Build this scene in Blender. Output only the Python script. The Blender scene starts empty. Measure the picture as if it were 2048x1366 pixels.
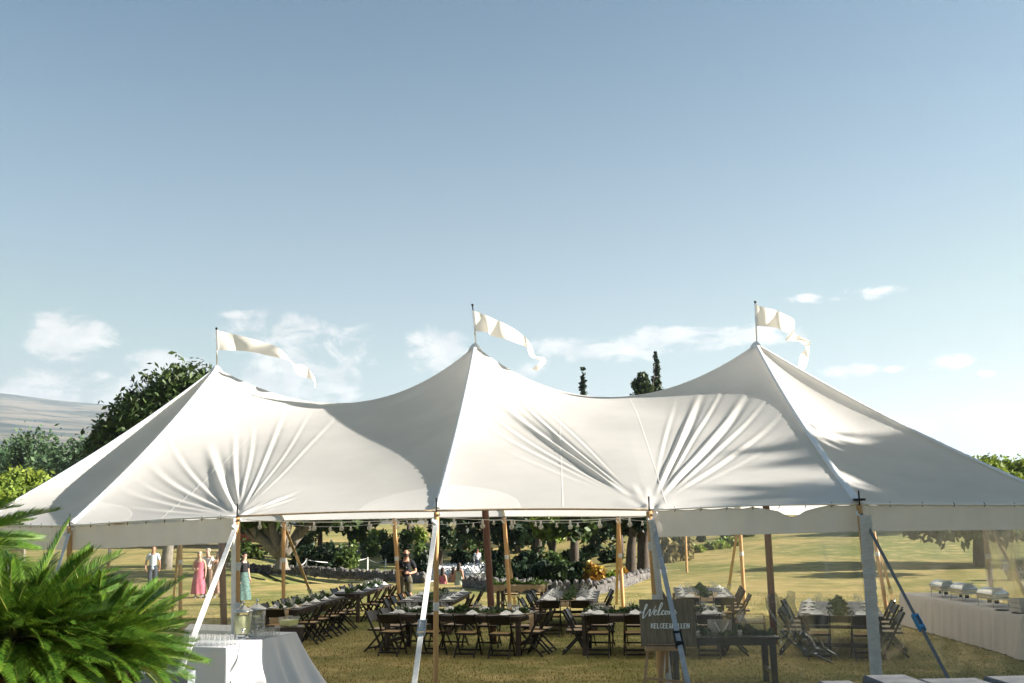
import bpy, bmesh, math, random
import numpy as np
from mathutils import Vector, Matrix, Euler
random.seed(11)
rng = np.random.default_rng(11)
S = bpy.context.scene
COL = S.collection
R = math.radians
sin, cos, pi = math.sin, math.cos, math.pi

# ------------------------------------------------------------------ camera
FPX, HZ, EYE = 1991.1, 1049.0, 2.52
PITCH = math.atan((HZ - 683) / FPX)
cam = bpy.data.cameras.new('camera')
cam.lens, cam.sensor_width = 35.0, 36.0
cam.clip_start, cam.clip_end = 0.1, 30000
cam.dof.use_dof = True
cam.dof.focus_distance = 18.0
cam.dof.aperture_fstop = 4.0
camo = bpy.data.objects.new('camera', cam)
COL.objects.link(camo)
CM = Matrix.Rotation(pi / 2 + PITCH, 3, 'X') @ Matrix.Rotation(R(-0.8), 3, 'Z')
camo.matrix_world = Matrix.Translation((0, 0, EYE)) @ CM.to_4x4()
S.camera = camo

# ------------------------------------------------------------------ sun and sky
SUN_AZ, SUN_EL = R(92), R(21.5)
SUNV = Vector((cos(SUN_EL) * sin(SUN_AZ), cos(SUN_EL) * cos(SUN_AZ), sin(SUN_EL)))
sl = bpy.data.lights.new('sun', 'SUN')
sl.energy, sl.angle, sl.color = 4.6, R(0.53), (1.0, 0.925, 0.83)
so = bpy.data.objects.new('sun', sl)
COL.objects.link(so)
so.rotation_euler = (-SUNV).to_track_quat('-Z', 'Y').to_euler()
S.view_settings.view_transform = 'Standard'
S.view_settings.look = 'None'
S.view_settings.exposure = 2.05
S.view_settings.gamma = 1.0
S.view_settings.use_curve_mapping = False
S.render.engine = 'CYCLES'
S.cycles.use_denoising = True
S.cycles.max_bounces = 10
S.cycles.transparent_max_bounces = 96
S.cycles.diffuse_bounces = 6
S.cycles.transmission_bounces = 6
S.cycles.volume_bounces = 1
S.cycles.caustics_reflective = False
S.cycles.caustics_refractive = False
S.cycles.sample_clamp_indirect = 6.0
SKY_STRENGTH = 0.052


def ray(px, py):
    return CM @ Vector(((px - 1024) / FPX, -(py - 683) / FPX, -1.0))


def at(px, py, Y):                       # the point at depth Y seen at a place in the photograph
    d = ray(px, py)
    return Vector((0, 0, EYE)) + d * (Y / d.y)


def gp(px, py, z=0.0):                   # the point at height z
    d = ray(px, py)
    return Vector((0, 0, EYE)) + d * ((z - EYE) / d.z)


def gx(px, Y, z=0.0):                    # the point of a column px at depth Y and height z
    a, b = at(px, 600, Y), at(px, 1300, Y)
    t = (z - a.z) / (b.z - a.z)
    return a.lerp(b, t)


world = bpy.data.worlds.new('World')
S.world = world
world.use_nodes = True


class NT:
    def __init__(s, nt):
        s.nt = nt

    def n(s, typ, **kw):
        x = s.nt.nodes.new(typ)
        for k, v in kw.items():
            setattr(x, k, v)
        return x

    def put(s, sock, v):
        if isinstance(v, bpy.types.NodeSocket):
            s.nt.links.new(v, sock)
        else:
            sock.default_value = v

    def m(s, op, a, b=0.0, c=0.0, clamp=False):
        x = s.n('ShaderNodeMath', operation=op, use_clamp=clamp)
        for i, v in enumerate((a, b, c)):
            s.put(x.inputs[i], v)
        return x.outputs[0]

    def mix(s, f, a, b, mode='MIX'):
        x = s.n('ShaderNodeMix', data_type='RGBA', blend_type=mode)
        s.put(x.inputs[0], f)
        s.put(x.inputs[6], a if isinstance(a, bpy.types.NodeSocket) else (*a, 1) if len(a) == 3 else a)
        s.put(x.inputs[7], b if isinstance(b, bpy.types.NodeSocket) else (*b, 1) if len(b) == 3 else b)
        return x.outputs[2]

    def ramp(s, f, a, b, lo=0.0, hi=1.0):
        x = s.n('ShaderNodeMapRange', interpolation_type='SMOOTHSTEP')
        s.put(x.inputs[0], f)
        for i, v in zip((1, 2, 3, 4), (a, b, lo, hi)):
            x.inputs[i].default_value = v
        return x.outputs[0]

    def noise(s, vec, scale, detail=4.0, rough=0.55, dist=0.0, dim='3D'):
        x = s.n('ShaderNodeTexNoise', noise_dimensions=dim)
        if vec is not None:
            s.put(x.inputs['Vector'], vec)
        x.inputs['Scale'].default_value = scale
        x.inputs['Detail'].default_value = detail
        x.inputs['Roughness'].default_value = rough
        x.inputs['Distortion'].default_value = dist
        return x.outputs['Fac']


def build_world():
    nt = world.node_tree
    nt.nodes.clear()
    k = NT(nt)
    out = k.n('ShaderNodeOutputWorld')
    bg = k.n('ShaderNodeBackground')
    bg.inputs[1].default_value = SKY_STRENGTH
    nt.links.new(bg.outputs[0], out.inputs[0])
    sky = k.n('ShaderNodeTexSky', sky_type='NISHITA', sun_disc=False)
    sky.sun_elevation, sky.sun_rotation = SUN_EL, SUN_AZ
    sky.altitude, sky.air_density, sky.dust_density, sky.ozone_density = 300, 1.0, 0.5, 1.4
    tc = k.n('ShaderNodeTexCoord')
    sep = k.n('ShaderNodeSeparateXYZ')
    k.put(sep.inputs[0], tc.outputs['Generated'])
    az = k.m('ARCTAN2', sep.outputs[0], sep.outputs[1])
    el = k.m('ARCSINE', sep.outputs[2])
    comb = k.n('ShaderNodeCombineXYZ')
    k.put(comb.inputs[0], az)
    k.put(comb.inputs[1], k.m('MULTIPLY', el, 1.7))
    n1 = k.noise(comb.outputs[0], 19.0, 10.0, 0.66, 0.45)
    n2 = k.noise(comb.outputs[0], 3.2, 4.0, 0.5)
    dn = k.m('MULTIPLY', k.m('SUBTRACT', n1, 0.5), 5.0)
    acc = None
    # cumulus clouds low over the hills: centre and half size in the photograph, softness
    for (x, y, sx, sy, w) in [(150, 678, 72, 42, 1), (150, 742, 22, 9, .5), (335, 742, 75, 38, 1.05), (200, 757, 24, 16, .8), (110, 806, 130, 26, 1.0),
                              (300, 790, 190, 46, .75), (590, 715, 125, 72, .85), (655, 785, 75, 26, 1.0), (520, 775, 130, 40, .8), (872, 708, 64, 44, .95),
                              (1075, 735, 60, 20, .6), (1240, 696, 190, 24, .9), (1330, 678, 90, 22, .9), (1490, 668, 95, 20, .85), (1600, 598, 38, 7, .6),
                              (1690, 596, 50, 7, .5), (1735, 582, 48, 9, .6), (1700, 741, 50, 12, .85), (1892, 726, 46, 15, .75), (1970, 746, 14, 6, .6), (1782, 738, 18, 6, .6), (1850, 850, 160, 22, .35),
                              (490, 628, 40, 8, .35), (545, 650, 30, 10, .35)]:
        d = ray(x, y).normalized()
        a0, e0 = math.atan2(d.x, d.y), math.asin(d.z)
        ax, ay = sx / FPX * 1.25, sy / FPX * 1.25
        u = k.m('DIVIDE', k.m('SUBTRACT', az, a0), ax)
        v = k.m('DIVIDE', k.m('SUBTRACT', el, e0), ay)
        r2 = k.m('ADD', k.m('MULTIPLY', u, u), k.m('MULTIPLY', v, v))
        b = k.m('MULTIPLY', k.m('SUBTRACT', 1.0, r2), w)
        acc = b if acc is None else k.m('SMOOTH_MAX', acc, b, 0.25)
    # the same kind of low clouds all round the horizon
    band = k.m('MULTIPLY', k.ramp(el, 0.02, 0.10), k.ramp(el, 0.30, 0.16))
    side = k.ramp(k.m('ABSOLUTE', az), 0.5, 0.75)
    ring = k.m('SUBTRACT', k.m('MULTIPLY', k.m('MULTIPLY', band, side), k.m('MULTIPLY', n2, 2.2)), 0.75)
    acc = k.m('MAXIMUM', acc, ring)
    body = k.m('ADD', acc, dn)
    mask = k.m('MULTIPLY', k.ramp(body, 0.05, 1.0), k.ramp(acc, -0.8, 0.3))
    shade = k.ramp(k.noise(comb.outputs[0], 22.0, 5.0, 0.6, 0.3), 0.3, 0.65)
    ccol = k.mix(shade, (3.1, 3.25, 3.4), (4.4, 4.35, 4.25))
    hz = k.ramp(el, 0.55, 0.0, 0.0, 0.55)      # pale moist air towards the horizon, all round
    skyc = k.mix(1.0, sky.outputs[0], (.50, .62, .605), 'MULTIPLY')
    skyc = k.mix(hz, skyc, (2.85, 3.0, 2.95))
    skyc = k.mix(0.85, skyc, (2.45, 2.6, 2.65), 'DARKEN')
    col = k.mix(k.m('MULTIPLY', mask, 0.95), skyc, ccol)
    nt.links.new(col, bg.inputs[0])


build_world()


# ------------------------------------------------------------------ mesh helpers
class MB:
    """collects shapes (in world or local coordinates) and links them as one mesh object"""

    def __init__(s):
        s.V, s.F, s.M = [], [], []

    def add(s, vs, fs, m=0):
        o = len(s.V)
        s.V += [tuple(v) for v in vs]
        s.F += [tuple(i + o for i in f) for f in fs]
        s.M += [m] * len(fs)
        return s

    def box(s, c, d, rot=None, m=0, taper=1.0):
        c = Vector(c)
        vs = []
        for z in (-.5, .5):
            t = taper if z > 0 else 1.0
            for x, y in ((-.5, -.5), (.5, -.5), (.5, .5), (-.5, .5)):
                v = Vector((x * d[0] * t, y * d[1] * t, z * d[2]))
                if rot is not None:
                    v = rot @ v
                vs.append(c + v)
        return s.add(vs, [(3, 2, 1, 0), (4, 5, 6, 7), (0, 1, 5, 4), (1, 2, 6, 5), (2, 3, 7, 6), (3, 0, 4, 7)], m)

    def beam(s, a, b, w, d, side=(1, 0, 0), m=0):
        a, b = Vector(a), Vector(b)
        ax = (b - a).normalized()
        sd = Vector(side)
        sd = (sd - ax * sd.dot(ax)).normalized()
        up = ax.cross(sd)
        vs = []
        for p in (a, b):
            for x, y in ((-.5, -.5), (.5, -.5), (.5, .5), (-.5, .5)):
                vs.append(p + sd * x * w + up * y * d)
        return s.add(vs, [(3, 2, 1, 0), (4, 5, 6, 7), (0, 1, 5, 4), (1, 2, 6, 5), (2, 3, 7, 6), (3, 0, 4, 7)], m)

    def tube(s, pts, r, n=8, cap=True, m=0):
        pts = [Vector(p) for p in pts]
        k = len(pts)
        rs = r if isinstance(r, (list, tuple)) else [r] * k
        vs, fs = [], []
        ref = None
        for i, p in enumerate(pts):
            t = (pts[min(i + 1, k - 1)] - pts[max(i - 1, 0)]).normalized()
            if ref is None:
                ref = Vector((0, 0, 1)) if abs(t.z) < .9 else Vector((1, 0, 0))
            a = (ref - t * ref.dot(t)).normalized()
            ref = a
            b = t.cross(a)
            for j in range(n):
                an = 2 * pi * j / n
                vs.append(p + (a * cos(an) + b * sin(an)) * rs[i])
        for i in range(k - 1):
            for j in range(n):
                q = (j + 1) % n
                fs.append((i * n + j, i * n + q, (i + 1) * n + q, (i + 1) * n + j))
        if cap:
            fs.append(tuple(range(n - 1, -1, -1)))
            fs.append(tuple((k - 1) * n + j for j in range(n)))
        return s.add(vs, fs, m)

    def lathe(s, prof, n=16, c=(0, 0, 0), m=0):
        c = Vector(c)
        vs, fs = [], []
        for (r, z) in prof:
            for j in range(n):
                a = 2 * pi * j / n
                vs.append(c + Vector((r * cos(a), r * sin(a), z)))
        for i in range(len(prof) - 1):
            for j in range(n):
                q = (j + 1) % n
                fs.append((i * n + j, i * n + q, (i + 1) * n + q, (i + 1) * n + j))
        return s.add(vs, fs, m)

    def grid(s, P, m=0, closed=False):
        a, b = len(P), len(P[0])
        vs = [p for row in P for p in row]
        fs = []
        for i in range(a - (0 if closed else 1)):
            i2 = (i + 1) % a
            for j in range(b - 1):
                fs.append((i * b + j, i2 * b + j, i2 * b + j + 1, i * b + j + 1))
        return s.add(vs, fs, m)

    def ribbon(s, pts, w, side, m=0):
        sd = Vector(side).normalized()
        return s.grid([[Vector(p) - sd * w / 2, Vector(p) + sd * w / 2] for p in pts], m)

    def mesh(s, name, mats, org=Vector((0, 0, 0)), smooth=False):
        me = bpy.data.meshes.new(name)
        if org.length > 0:
            V = [(v[0] - org.x, v[1] - org.y, v[2] - org.z) for v in s.V]
        else:
            V = s.V
        me.from_pydata(V, [], s.F)
        if not isinstance(mats, (list, tuple)):
            mats = [mats]
        for mt in mats:
            me.materials.append(mt)
        if len(mats) > 1:
            me.polygons.foreach_set('material_index', s.M)
        if smooth:
            me.polygons.foreach_set('use_smooth', [True] * len(me.polygons))
        me.update()
        return me

    def build(s, name, mats, parent=None, smooth=False, loc=None, kind=None, label=None):
        if loc is not None:
            org = Vector((0, 0, 0))
        else:
            org = Vector((0, 0, 0))
            p = parent
            while p is not None:
                org = org + p.location
                p = p.parent
        return link(name, s.mesh(name, mats, org, smooth), parent, loc, kind, label)


def link(name, me, parent=None, loc=None, kind=None, label=None):
    o = bpy.data.objects.new(name, me)
    COL.objects.link(o)
    if parent is not None:
        o.parent = parent
    if loc is not None:
        o.location = loc
    if kind:
        o['kind'] = kind
    if label:
        o['label'] = label
    return o


def tag(o, label, cat, group=None, kind=None):
    o['label'] = label
    if cat:
        o['category'] = cat
    if group:
        o['group'] = group
    if kind:
        o['kind'] = kind
    return o


def thing(name, label, cat, loc=(0, 0, 0), rz=0.0, group=None):
    o = bpy.data.objects.new(name, None)
    o.empty_display_size = 0.1
    COL.objects.link(o)
    o.location = loc
    o.rotation_euler = (0, 0, rz)
    return tag(o, label, cat, group)


def dup(root, loc, rz=0.0, label=None, group=None, scale=None, kids=None):
    r = root.copy()
    COL.objects.link(r)
    r.location = loc
    r.rotation_euler = (0, 0, rz)
    if scale:
        r.scale = (scale, scale, scale)
    if label:
        r['label'] = label
    if group:
        r['group'] = group
    for ch in list(root.children):
        c = ch.copy()
        COL.objects.link(c)
        c.parent = r
        for g in list(ch.children):
            d = g.copy()
            COL.objects.link(d)
            d.parent = c
    return r


class Proto:
    """first call places the prototype itself, later calls place copies"""

    def __init__(s, root):
        s.root, s.used = root, False

    def __call__(s, loc, rz=0.0, label=None, group=None, scale=None):
        if not s.used:
            s.used = True
            r = s.root
            r.location = loc
            r.rotation_euler = (0, 0, rz)
            if scale:
                r.scale = (scale,) * 3
            if label:
                r['label'] = label
            if group:
                r['group'] = group
            return r
        r = dup(s.root, loc, rz, label, group)
        r.scale = (scale or 1.0,) * 3
        return r


# ------------------------------------------------------------------ materials
def mat(name, col, rough=0.7, var=0.0, scale=8.0, col2=None, bump=0.0, bscale=None, spec=0.3, metal=0.0, trans=0.0, stretch=None, sheen=0.0, island=0.0, detail=4.0):
    """a Principled surface: col to col2 by noise, random value per loose piece, bump, optional light coming through"""
    m = bpy.data.materials.new(name)
    m.use_nodes = True
    nt = m.node_tree
    k = NT(nt)
    p = nt.nodes['Principled BSDF']
    out = nt.nodes['Material Output']
    tc = k.n('ShaderNodeTexCoord')
    vec = tc.outputs['Object']
    if stretch:
        mp = k.n('ShaderNodeMapping')
        mp.inputs['Scale'].default_value = stretch
        k.put(mp.inputs[0], vec)
        vec = mp.outputs[0]
    c = (*col, 1)
    csock = None
    if col2 is not None or var > 0:
        f = k.noise(vec, scale, detail, 0.6)
        f = k.ramp(f, 0.28, 0.72)
        if col2 is None:
            lo = tuple(x * (1 - var) for x in col)
            hi = tuple(min(1, x * (1 + var)) for x in col)
        else:
            lo, hi = col, col2
        csock = k.mix(f, lo, hi)
    if island > 0:
        g = k.n('ShaderNodeNewGeometry')
        h = k.n('ShaderNodeMapRange')
        k.put(h.inputs[0], g.outputs['Random Per Island'])
        h.inputs[3].default_value, h.inputs[4].default_value = 1 - island, 1 + island
        mm = k.n('ShaderNodeMix', data_type='RGBA', blend_type='MULTIPLY')
        mm.inputs[0].default_value = 1.0
        k.put(mm.inputs[6], csock if csock is not None else c)
        k.put(mm.inputs[7], h.outputs[0])
        csock = mm.outputs[2]
    k.put(p.inputs['Base Color'], csock if csock is not None else c)
    p.inputs['Roughness'].default_value = rough
    p.inputs['Specular IOR Level'].default_value = spec
    p.inputs['Metallic'].default_value = metal
    if sheen:
        p.inputs['Sheen Weight'].default_value = sheen
    if bump > 0:
        b = k.n('ShaderNodeBump')
        b.inputs['Strength'].default_value = bump
        b.inputs['Distance'].default_value = 0.02
        k.put(b.inputs['Height'], k.noise(vec, bscale or scale * 3, 5.0, 0.65))
        k.put(p.inputs['Normal'], b.outputs[0])
    if trans > 0:
        t = k.n('ShaderNodeBsdfTranslucent')
        k.put(t.inputs[0], csock if csock is not None else c)
        mx = k.n('ShaderNodeMixShader')
        mx.inputs[0].default_value = trans
        nt.links.new(p.outputs[0], mx.inputs[1])
        nt.links.new(t.outputs[0], mx.inputs[2])
        nt.links.new(mx.outputs[0], out.inputs[0])
    return m


def glassy(name, tint=(1, 1, 1), haze=0.0, gloss=1.0, rough=0.02, streak=0.0, sscale=6.0, hazecol=(.8, .8, .8), edge=0.0):
    """thin clear sheet or small clear vessel: see-through, fresnel gloss, a little milky scatter with streaks"""
    m = bpy.data.materials.new(name)
    m.use_nodes = True
    nt = m.node_tree
    nt.nodes.clear()
    k = NT(nt)
    out = k.n('ShaderNodeOutputMaterial')
    tr = k.n('ShaderNodeBsdfTransparent')
    tr.inputs[0].default_value = (*tint, 1)
    gl = k.n('ShaderNodeBsdfGlossy')
    gl.inputs['Roughness'].default_value = rough
    df = k.n('ShaderNodeBsdfDiffuse')
    df.inputs[0].default_value = (*hazecol, 1)
    tl = k.n('ShaderNodeBsdfTranslucent')
    tl.inputs[0].default_value = (*hazecol, 1)
    dd = k.n('ShaderNodeMixShader')
    dd.inputs[0].default_value = 0.5
    nt.links.new(df.outputs[0], dd.inputs[1])
    nt.links.new(tl.outputs[0], dd.inputs[2])
    lw = k.n('ShaderNodeLayerWeight')
    lw.inputs[0].default_value = 0.5
    tc = k.n('ShaderNodeTexCoord')
    f = haze
    if streak > 0:
        mp = k.n('ShaderNodeMapping')
        mp.inputs['Scale'].default_value = (1.0, 1.0, 0.35)
        mp.inputs['Rotation'].default_value = (0, R(20), 0)
        k.put(mp.inputs[0], tc.outputs['Object'])
        nz = k.noise(mp.outputs[0], sscale, 6.0, 0.7, 1.2)
        f = k.m('ADD', haze, k.m('MULTIPLY', k.ramp(nz, 0.52, 0.78), streak))
        b = k.n('ShaderNodeBump')
        b.inputs['Strength'].default_value = 0.25
        b.inputs['Distance'].default_value = 0.02
        k.put(b.inputs['Height'], k.noise(mp.outputs[0], sscale * .6, 3.0, 0.5, 0.8))
        k.put(gl.inputs['Normal'], b.outputs[0])
        k.put(lw.inputs['Normal'], b.outputs[0])
    if edge > 0:
        f = k.m('ADD', f, k.m('MULTIPLY', k.m('POWER', lw.outputs['Facing'], 2.0), edge), clamp=True)  # milky white rim by view angle, painted in for bright glass edges
    m1 = k.n('ShaderNodeMixShader')
    k.put(m1.inputs[0], f)
    nt.links.new(tr.outputs[0], m1.inputs[1])
    nt.links.new(dd.outputs[0], m1.inputs[2])
    m2 = k.n('ShaderNodeMixShader')
    k.put(m2.inputs[0], k.m('MULTIPLY', k.m('ADD', .04, k.m('MULTIPLY', k.m('POWER', lw.outputs['Facing'], 3.5), .85)), gloss, clamp=True))
    nt.links.new(m1.outputs[0], m2.inputs[1])
    nt.links.new(gl.outputs[0], m2.inputs[2])
    nt.links.new(m2.outputs[0], out.inputs[0])
    return m


M = {}
M['canvas'] = mat('sailcloth', (.87, .85, .81), .75, var=.04, scale=.9, bump=.05, bscale=60, trans=.52, spec=.15)
M['webbing'] = mat('white_webbing', (.84, .83, .80), .7, bump=.2, bscale=120, trans=.12)
M['band'] = mat('vinyl_band', (.74, .72, .68), .45, var=.04, scale=2, trans=.42, spec=.4)
M['strap'] = mat('strap_webbing', (.58, .58, .56), .7, var=.1, scale=20, bump=.3, bscale=200)
M['pole'] = mat('pine_pole', (.45, .25, .10), .55, col2=(.56, .34, .15), scale=5, stretch=(6, 6, .6), bump=.15)
M['darkpole'] = mat('stained_pole', (.095, .04, .026), .5, col2=(.14, .065, .042), scale=5, stretch=(6, 6, .6), bump=.15)
M['black'] = mat('black_iron', (.012, .012, .013), .45, metal=.3)
M['blue'] = mat('blue_ratchet', (.05, .22, .42), .4, var=.2, scale=30, metal=.4)
M['steel'] = mat('bright_steel', (.62, .62, .60), .25, metal=1.0, var=.1, scale=10)
M['clear'] = glassy('clear_vinyl', (.93, .94, .92), haze=.085, gloss=1.6, rough=.07, streak=.20, sscale=3.0)
M['crumpled'] = glassy('crumpled_vinyl', (.60, .63, .66), haze=.06, gloss=1.6, rough=.12, streak=.30, sscale=9.0)
M['glass'] = glassy('clear_glass', (.98, .99, .98), haze=.04, gloss=1.4, rough=.04, edge=.55)
M['tumbler'] = glassy('tumbler_glass', (.97, .98, .98), haze=.03, gloss=1.5, rough=.05, edge=.75)
M['jar'] = glassy('jar_glass', (.98, .99, .99), haze=.02, gloss=1.1, rough=.03, edge=.35)
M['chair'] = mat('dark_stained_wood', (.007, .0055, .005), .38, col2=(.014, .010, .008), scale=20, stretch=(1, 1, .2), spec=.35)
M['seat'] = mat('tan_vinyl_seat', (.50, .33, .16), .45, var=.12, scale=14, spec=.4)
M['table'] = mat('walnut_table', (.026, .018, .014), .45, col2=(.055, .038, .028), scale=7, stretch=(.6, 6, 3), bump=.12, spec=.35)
M['china'] = mat('white_china', (.80, .79, .76), .25, spec=.5)
M['linen'] = mat('white_linen', (.80, .79, .77), .8, bump=.15, bscale=120, trans=.08)
M['cloth'] = mat('white_tablecloth', (.69, .69, .70), .8, bump=.08, bscale=150, trans=.10)
M['runner'] = mat('gauze_runner', (.50, .38, .24), .85, var=.15, scale=12, bump=.3, bscale=60, trans=.2)
M['flag'] = mat('flag_cloth', (.83, .79, .71), .75, bump=.12, bscale=50, trans=.5)
M['greystrap'] = mat('grey_strap', (.13, .14, .15), .7, var=.1, scale=20)
M['palestrap'] = mat('pale_grey_strap', (.34, .355, .37), .7, var=.15, scale=14)
M['garland'] = mat('garland_leaf', (.022, .055, .018), .45, col2=(.075, .12, .035), scale=30, island=.45, trans=.2)
M['frond'] = mat('cycad_leaf', (.034, .10, .014), .26, col2=(.125, .215, .022), scale=3, island=.4, trans=.25, spec=.6)
M['rachis'] = mat('frond_stalk', (.20, .22, .04), .5, var=.2, scale=10)
M['husk'] = mat('dry_husk', (.030, .020, .012), .9, col2=(.07, .045, .022), scale=14, bump=.8, island=.4)
M['stone'] = mat('lava_stone', (.055, .052, .05), .9, col2=(.16, .15, .14), scale=6, bump=.6, island=.35)
M['paving'] = mat('grey_coping', (.085, .09, .098), .85, col2=(.14, .145, .15), scale=5, bump=.3)
M['plaster'] = mat('grey_plaster', (.16, .18, .20), .85, var=.12, scale=4, bump=.2)
M['bulb'] = glassy('bulb_glass', (.97, .96, .92), haze=.30, gloss=1.6, hazecol=(.9, .86, .75))
M['cable'] = mat('white_cable', (.62, .60, .56), .6)
M['signwood'] = mat('sign_board', (.13, .105, .07), .65, col2=(.21, .17, .115), scale=9, stretch=(5, 1, .5), bump=.15)
M['easel'] = mat('easel_wood', (.36, .23, .135), .6, var=.15, scale=9, stretch=(1, 1, .3))
M['paint'] = mat('white_paint', (.80, .80, .77), .6)
M['crate'] = mat('white_crate', (.62, .58, .52), .7, var=.12, scale=9, stretch=(.5, 4, 4), bump=.15)
M['lemon'] = mat('lemonade', (.93, .92, .52), .3, var=.04, scale=6, trans=.35, spec=.5)
M['water'] = glassy('iced_water', (.90, .93, .92), haze=.22, gloss=.8, streak=.3, sscale=12)
M['slice'] = mat('lemon_slice', (.80, .66, .16), .5, var=.15, scale=30, trans=.3)
M['skin'] = mat('skin', (.42, .22, .15), .55, var=.06, scale=12)
M['skinpale'] = mat('skin_pale', (.52, .32, .24), .55, var=.05, scale=12)
M['shirtblack'] = mat('black_cotton', (.010, .011, .014), .85, bump=.2, bscale=50)
M['khaki'] = mat('khaki_cotton', (.085, .078, .050), .85, bump=.2, bscale=50)
M['shirtblue'] = mat('pale_blue_cotton', (.50, .58, .68), .85, bump=.2, bscale=40)
M['jeans'] = mat('dark_denim', (.035, .045, .07), .85)
M['pink'] = mat('pink_dress', (.42, .11, .16), .8, var=.2, scale=9, bump=.2, bscale=30)
M['shirtwhite'] = mat('white_cotton', (.78, .78, .77), .85, bump=.2, bscale=40)
M['trouser'] = mat('brown_trousers', (.10, .075, .055), .85)
M['floral'] = mat('floral_dress', (.10, .12, .09), .8, col2=(.46, .22, .18), scale=16)
M['teal'] = mat('teal_print_skirt', (.03, .065, .06), .8, col2=(.11, .18, .16), scale=18)
M['sage'] = mat('sage_dress', (.30, .34, .26), .8, var=.15, scale=10)
M['hair'] = mat('dark_hair', (.02, .014, .01), .5, bump=.4, bscale=60)
M['hairgrey'] = mat('fair_hair', (.42, .36, .29), .55, bump=.4, bscale=60)
M['shoe'] = mat('shoe', (.30, .30, .31), .6)
M['whitechair'] = mat('white_chair_paint', (.80, .80, .80), .45)
M['bark'] = mat('grey_bark', (.13, .115, .095), .9, col2=(.24, .215, .18), scale=4, stretch=(3, 3, .8), bump=.6)
M['darkbark'] = mat('dark_bark', (.045, .036, .028), .9, col2=(.10, .08, .06), scale=4, stretch=(3, 3, .8), bump=.6)
M['terracotta'] = mat('terracotta_wall', (.40, .16, .075), .85, var=.12, scale=3, bump=.1)
M['redpaint'] = mat('red_deck', (.33, .085, .07), .7, var=.15, scale=5)
M['roofdark'] = mat('dark_roof', (.07, .055, .05), .8, var=.2, scale=6)
M['windowpane'] = mat('dark_window', (.02, .022, .025), .12, spec=.8)
M['fence'] = mat('grey_fence_wood', (.26, .25, .23), .85, var=.2, scale=6)
M['wicker'] = mat('wicker', (.16, .11, .055), .7, col2=(.28, .20, .10), scale=40, bump=.6, bscale=120)
M['burlap'] = mat('burlap_cloth', (.36, .27, .17), .9, var=.15, scale=20, bump=.4, bscale=80, trans=.25)
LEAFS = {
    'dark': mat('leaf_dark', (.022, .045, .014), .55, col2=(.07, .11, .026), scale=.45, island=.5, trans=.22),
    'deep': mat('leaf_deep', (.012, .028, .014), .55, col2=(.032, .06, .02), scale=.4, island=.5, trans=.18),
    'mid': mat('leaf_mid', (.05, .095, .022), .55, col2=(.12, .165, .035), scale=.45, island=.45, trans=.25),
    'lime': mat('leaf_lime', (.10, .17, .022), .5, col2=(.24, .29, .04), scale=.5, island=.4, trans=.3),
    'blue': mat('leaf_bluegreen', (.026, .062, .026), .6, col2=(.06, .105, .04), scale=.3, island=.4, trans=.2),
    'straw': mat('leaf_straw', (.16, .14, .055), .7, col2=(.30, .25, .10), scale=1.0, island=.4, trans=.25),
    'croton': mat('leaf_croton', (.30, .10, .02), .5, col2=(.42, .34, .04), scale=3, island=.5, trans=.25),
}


# ------------------------------------------------------------------ ground and far slopes
def sstep(x, a, b):
    t = min(1.0, max(0.0, (x - a) / (b - a)))
    return t * t * (3 - 2 * t)


def terr(x, y):
    u = x / max(y, 5.0)
    br = sstep(u, -0.04, 0.30)
    y0 = 47 - 12 * br
    d = max(0.0, y - y0)
    d = d * d / (d + 6.0)
    a = 0.019 + 0.027 * br
    z = a * 190 * (1 - math.exp(-d / 190))
    z -= 1.1 * sstep(u, -0.27, -0.17) * (1 - sstep(u, 0.0, 0.09)) * sstep(y, 46, 55) * (1 - sstep(y, 74, 105))
    z += 0.25 * sstep(d, 3, 30) * (sin(x * .09 + y * .05) + .6 * sin(y * .13 - x * .04))
    return z


def on(px, Y):                       # the ground under a column of the photograph at depth Y
    z = 0.0
    for _ in range(4):
        p = gx(px, Y, z)
        z = terr(p.x, p.y)
    return Vector((p.x, p.y, z))


def ground_material():
    m = bpy.data.materials.new('dry_lawn')
    m.use_nodes = True
    nt = m.node_tree
    k = NT(nt)
    p = nt.nodes['Principled BSDF']
    g = k.n('ShaderNodeNewGeometry')
    pos = g.outputs['Position']
    n1 = k.noise(pos, 0.055, 5, 0.6, 0.6)
    n2 = k.noise(pos, 0.9, 5, 0.7)
    n3 = k.noise(pos, 14.0, 4, 0.75)
    c = k.mix(k.ramp(n1, 0.40, 0.60), (.37, .285, .112), (.155, .175, .052))
    n4 = k.noise(pos, 0.28, 6, 0.7)
    c = k.mix(k.m('MULTIPLY', k.ramp(n4, 0.45, 0.62), .6), c, (.13, .15, .045))
    c = k.mix(k.ramp(n2, 0.45, 0.72), c, (.48, .37, .16))
    c = k.mix(k.m('MULTIPLY', k.ramp(n3, 0.40, 0.80), 0.35), c, (.17, .14, .045))
    k.put(p.inputs['Base Color'], c)
    p.inputs['Roughness'].default_value = 0.95
    p.inputs['Specular IOR Level'].default_value = 0.1
    b = k.n('ShaderNodeBump')
    b.inputs['Strength'].default_value = 0.7
    b.inputs['Distance'].default_value = 0.05
    k.put(b.inputs['Height'], k.noise(pos, 9.0, 6, 0.75))
    k.put(p.inputs['Normal'], b.outputs[0])
    return m


M['lawn'] = ground_material()


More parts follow.
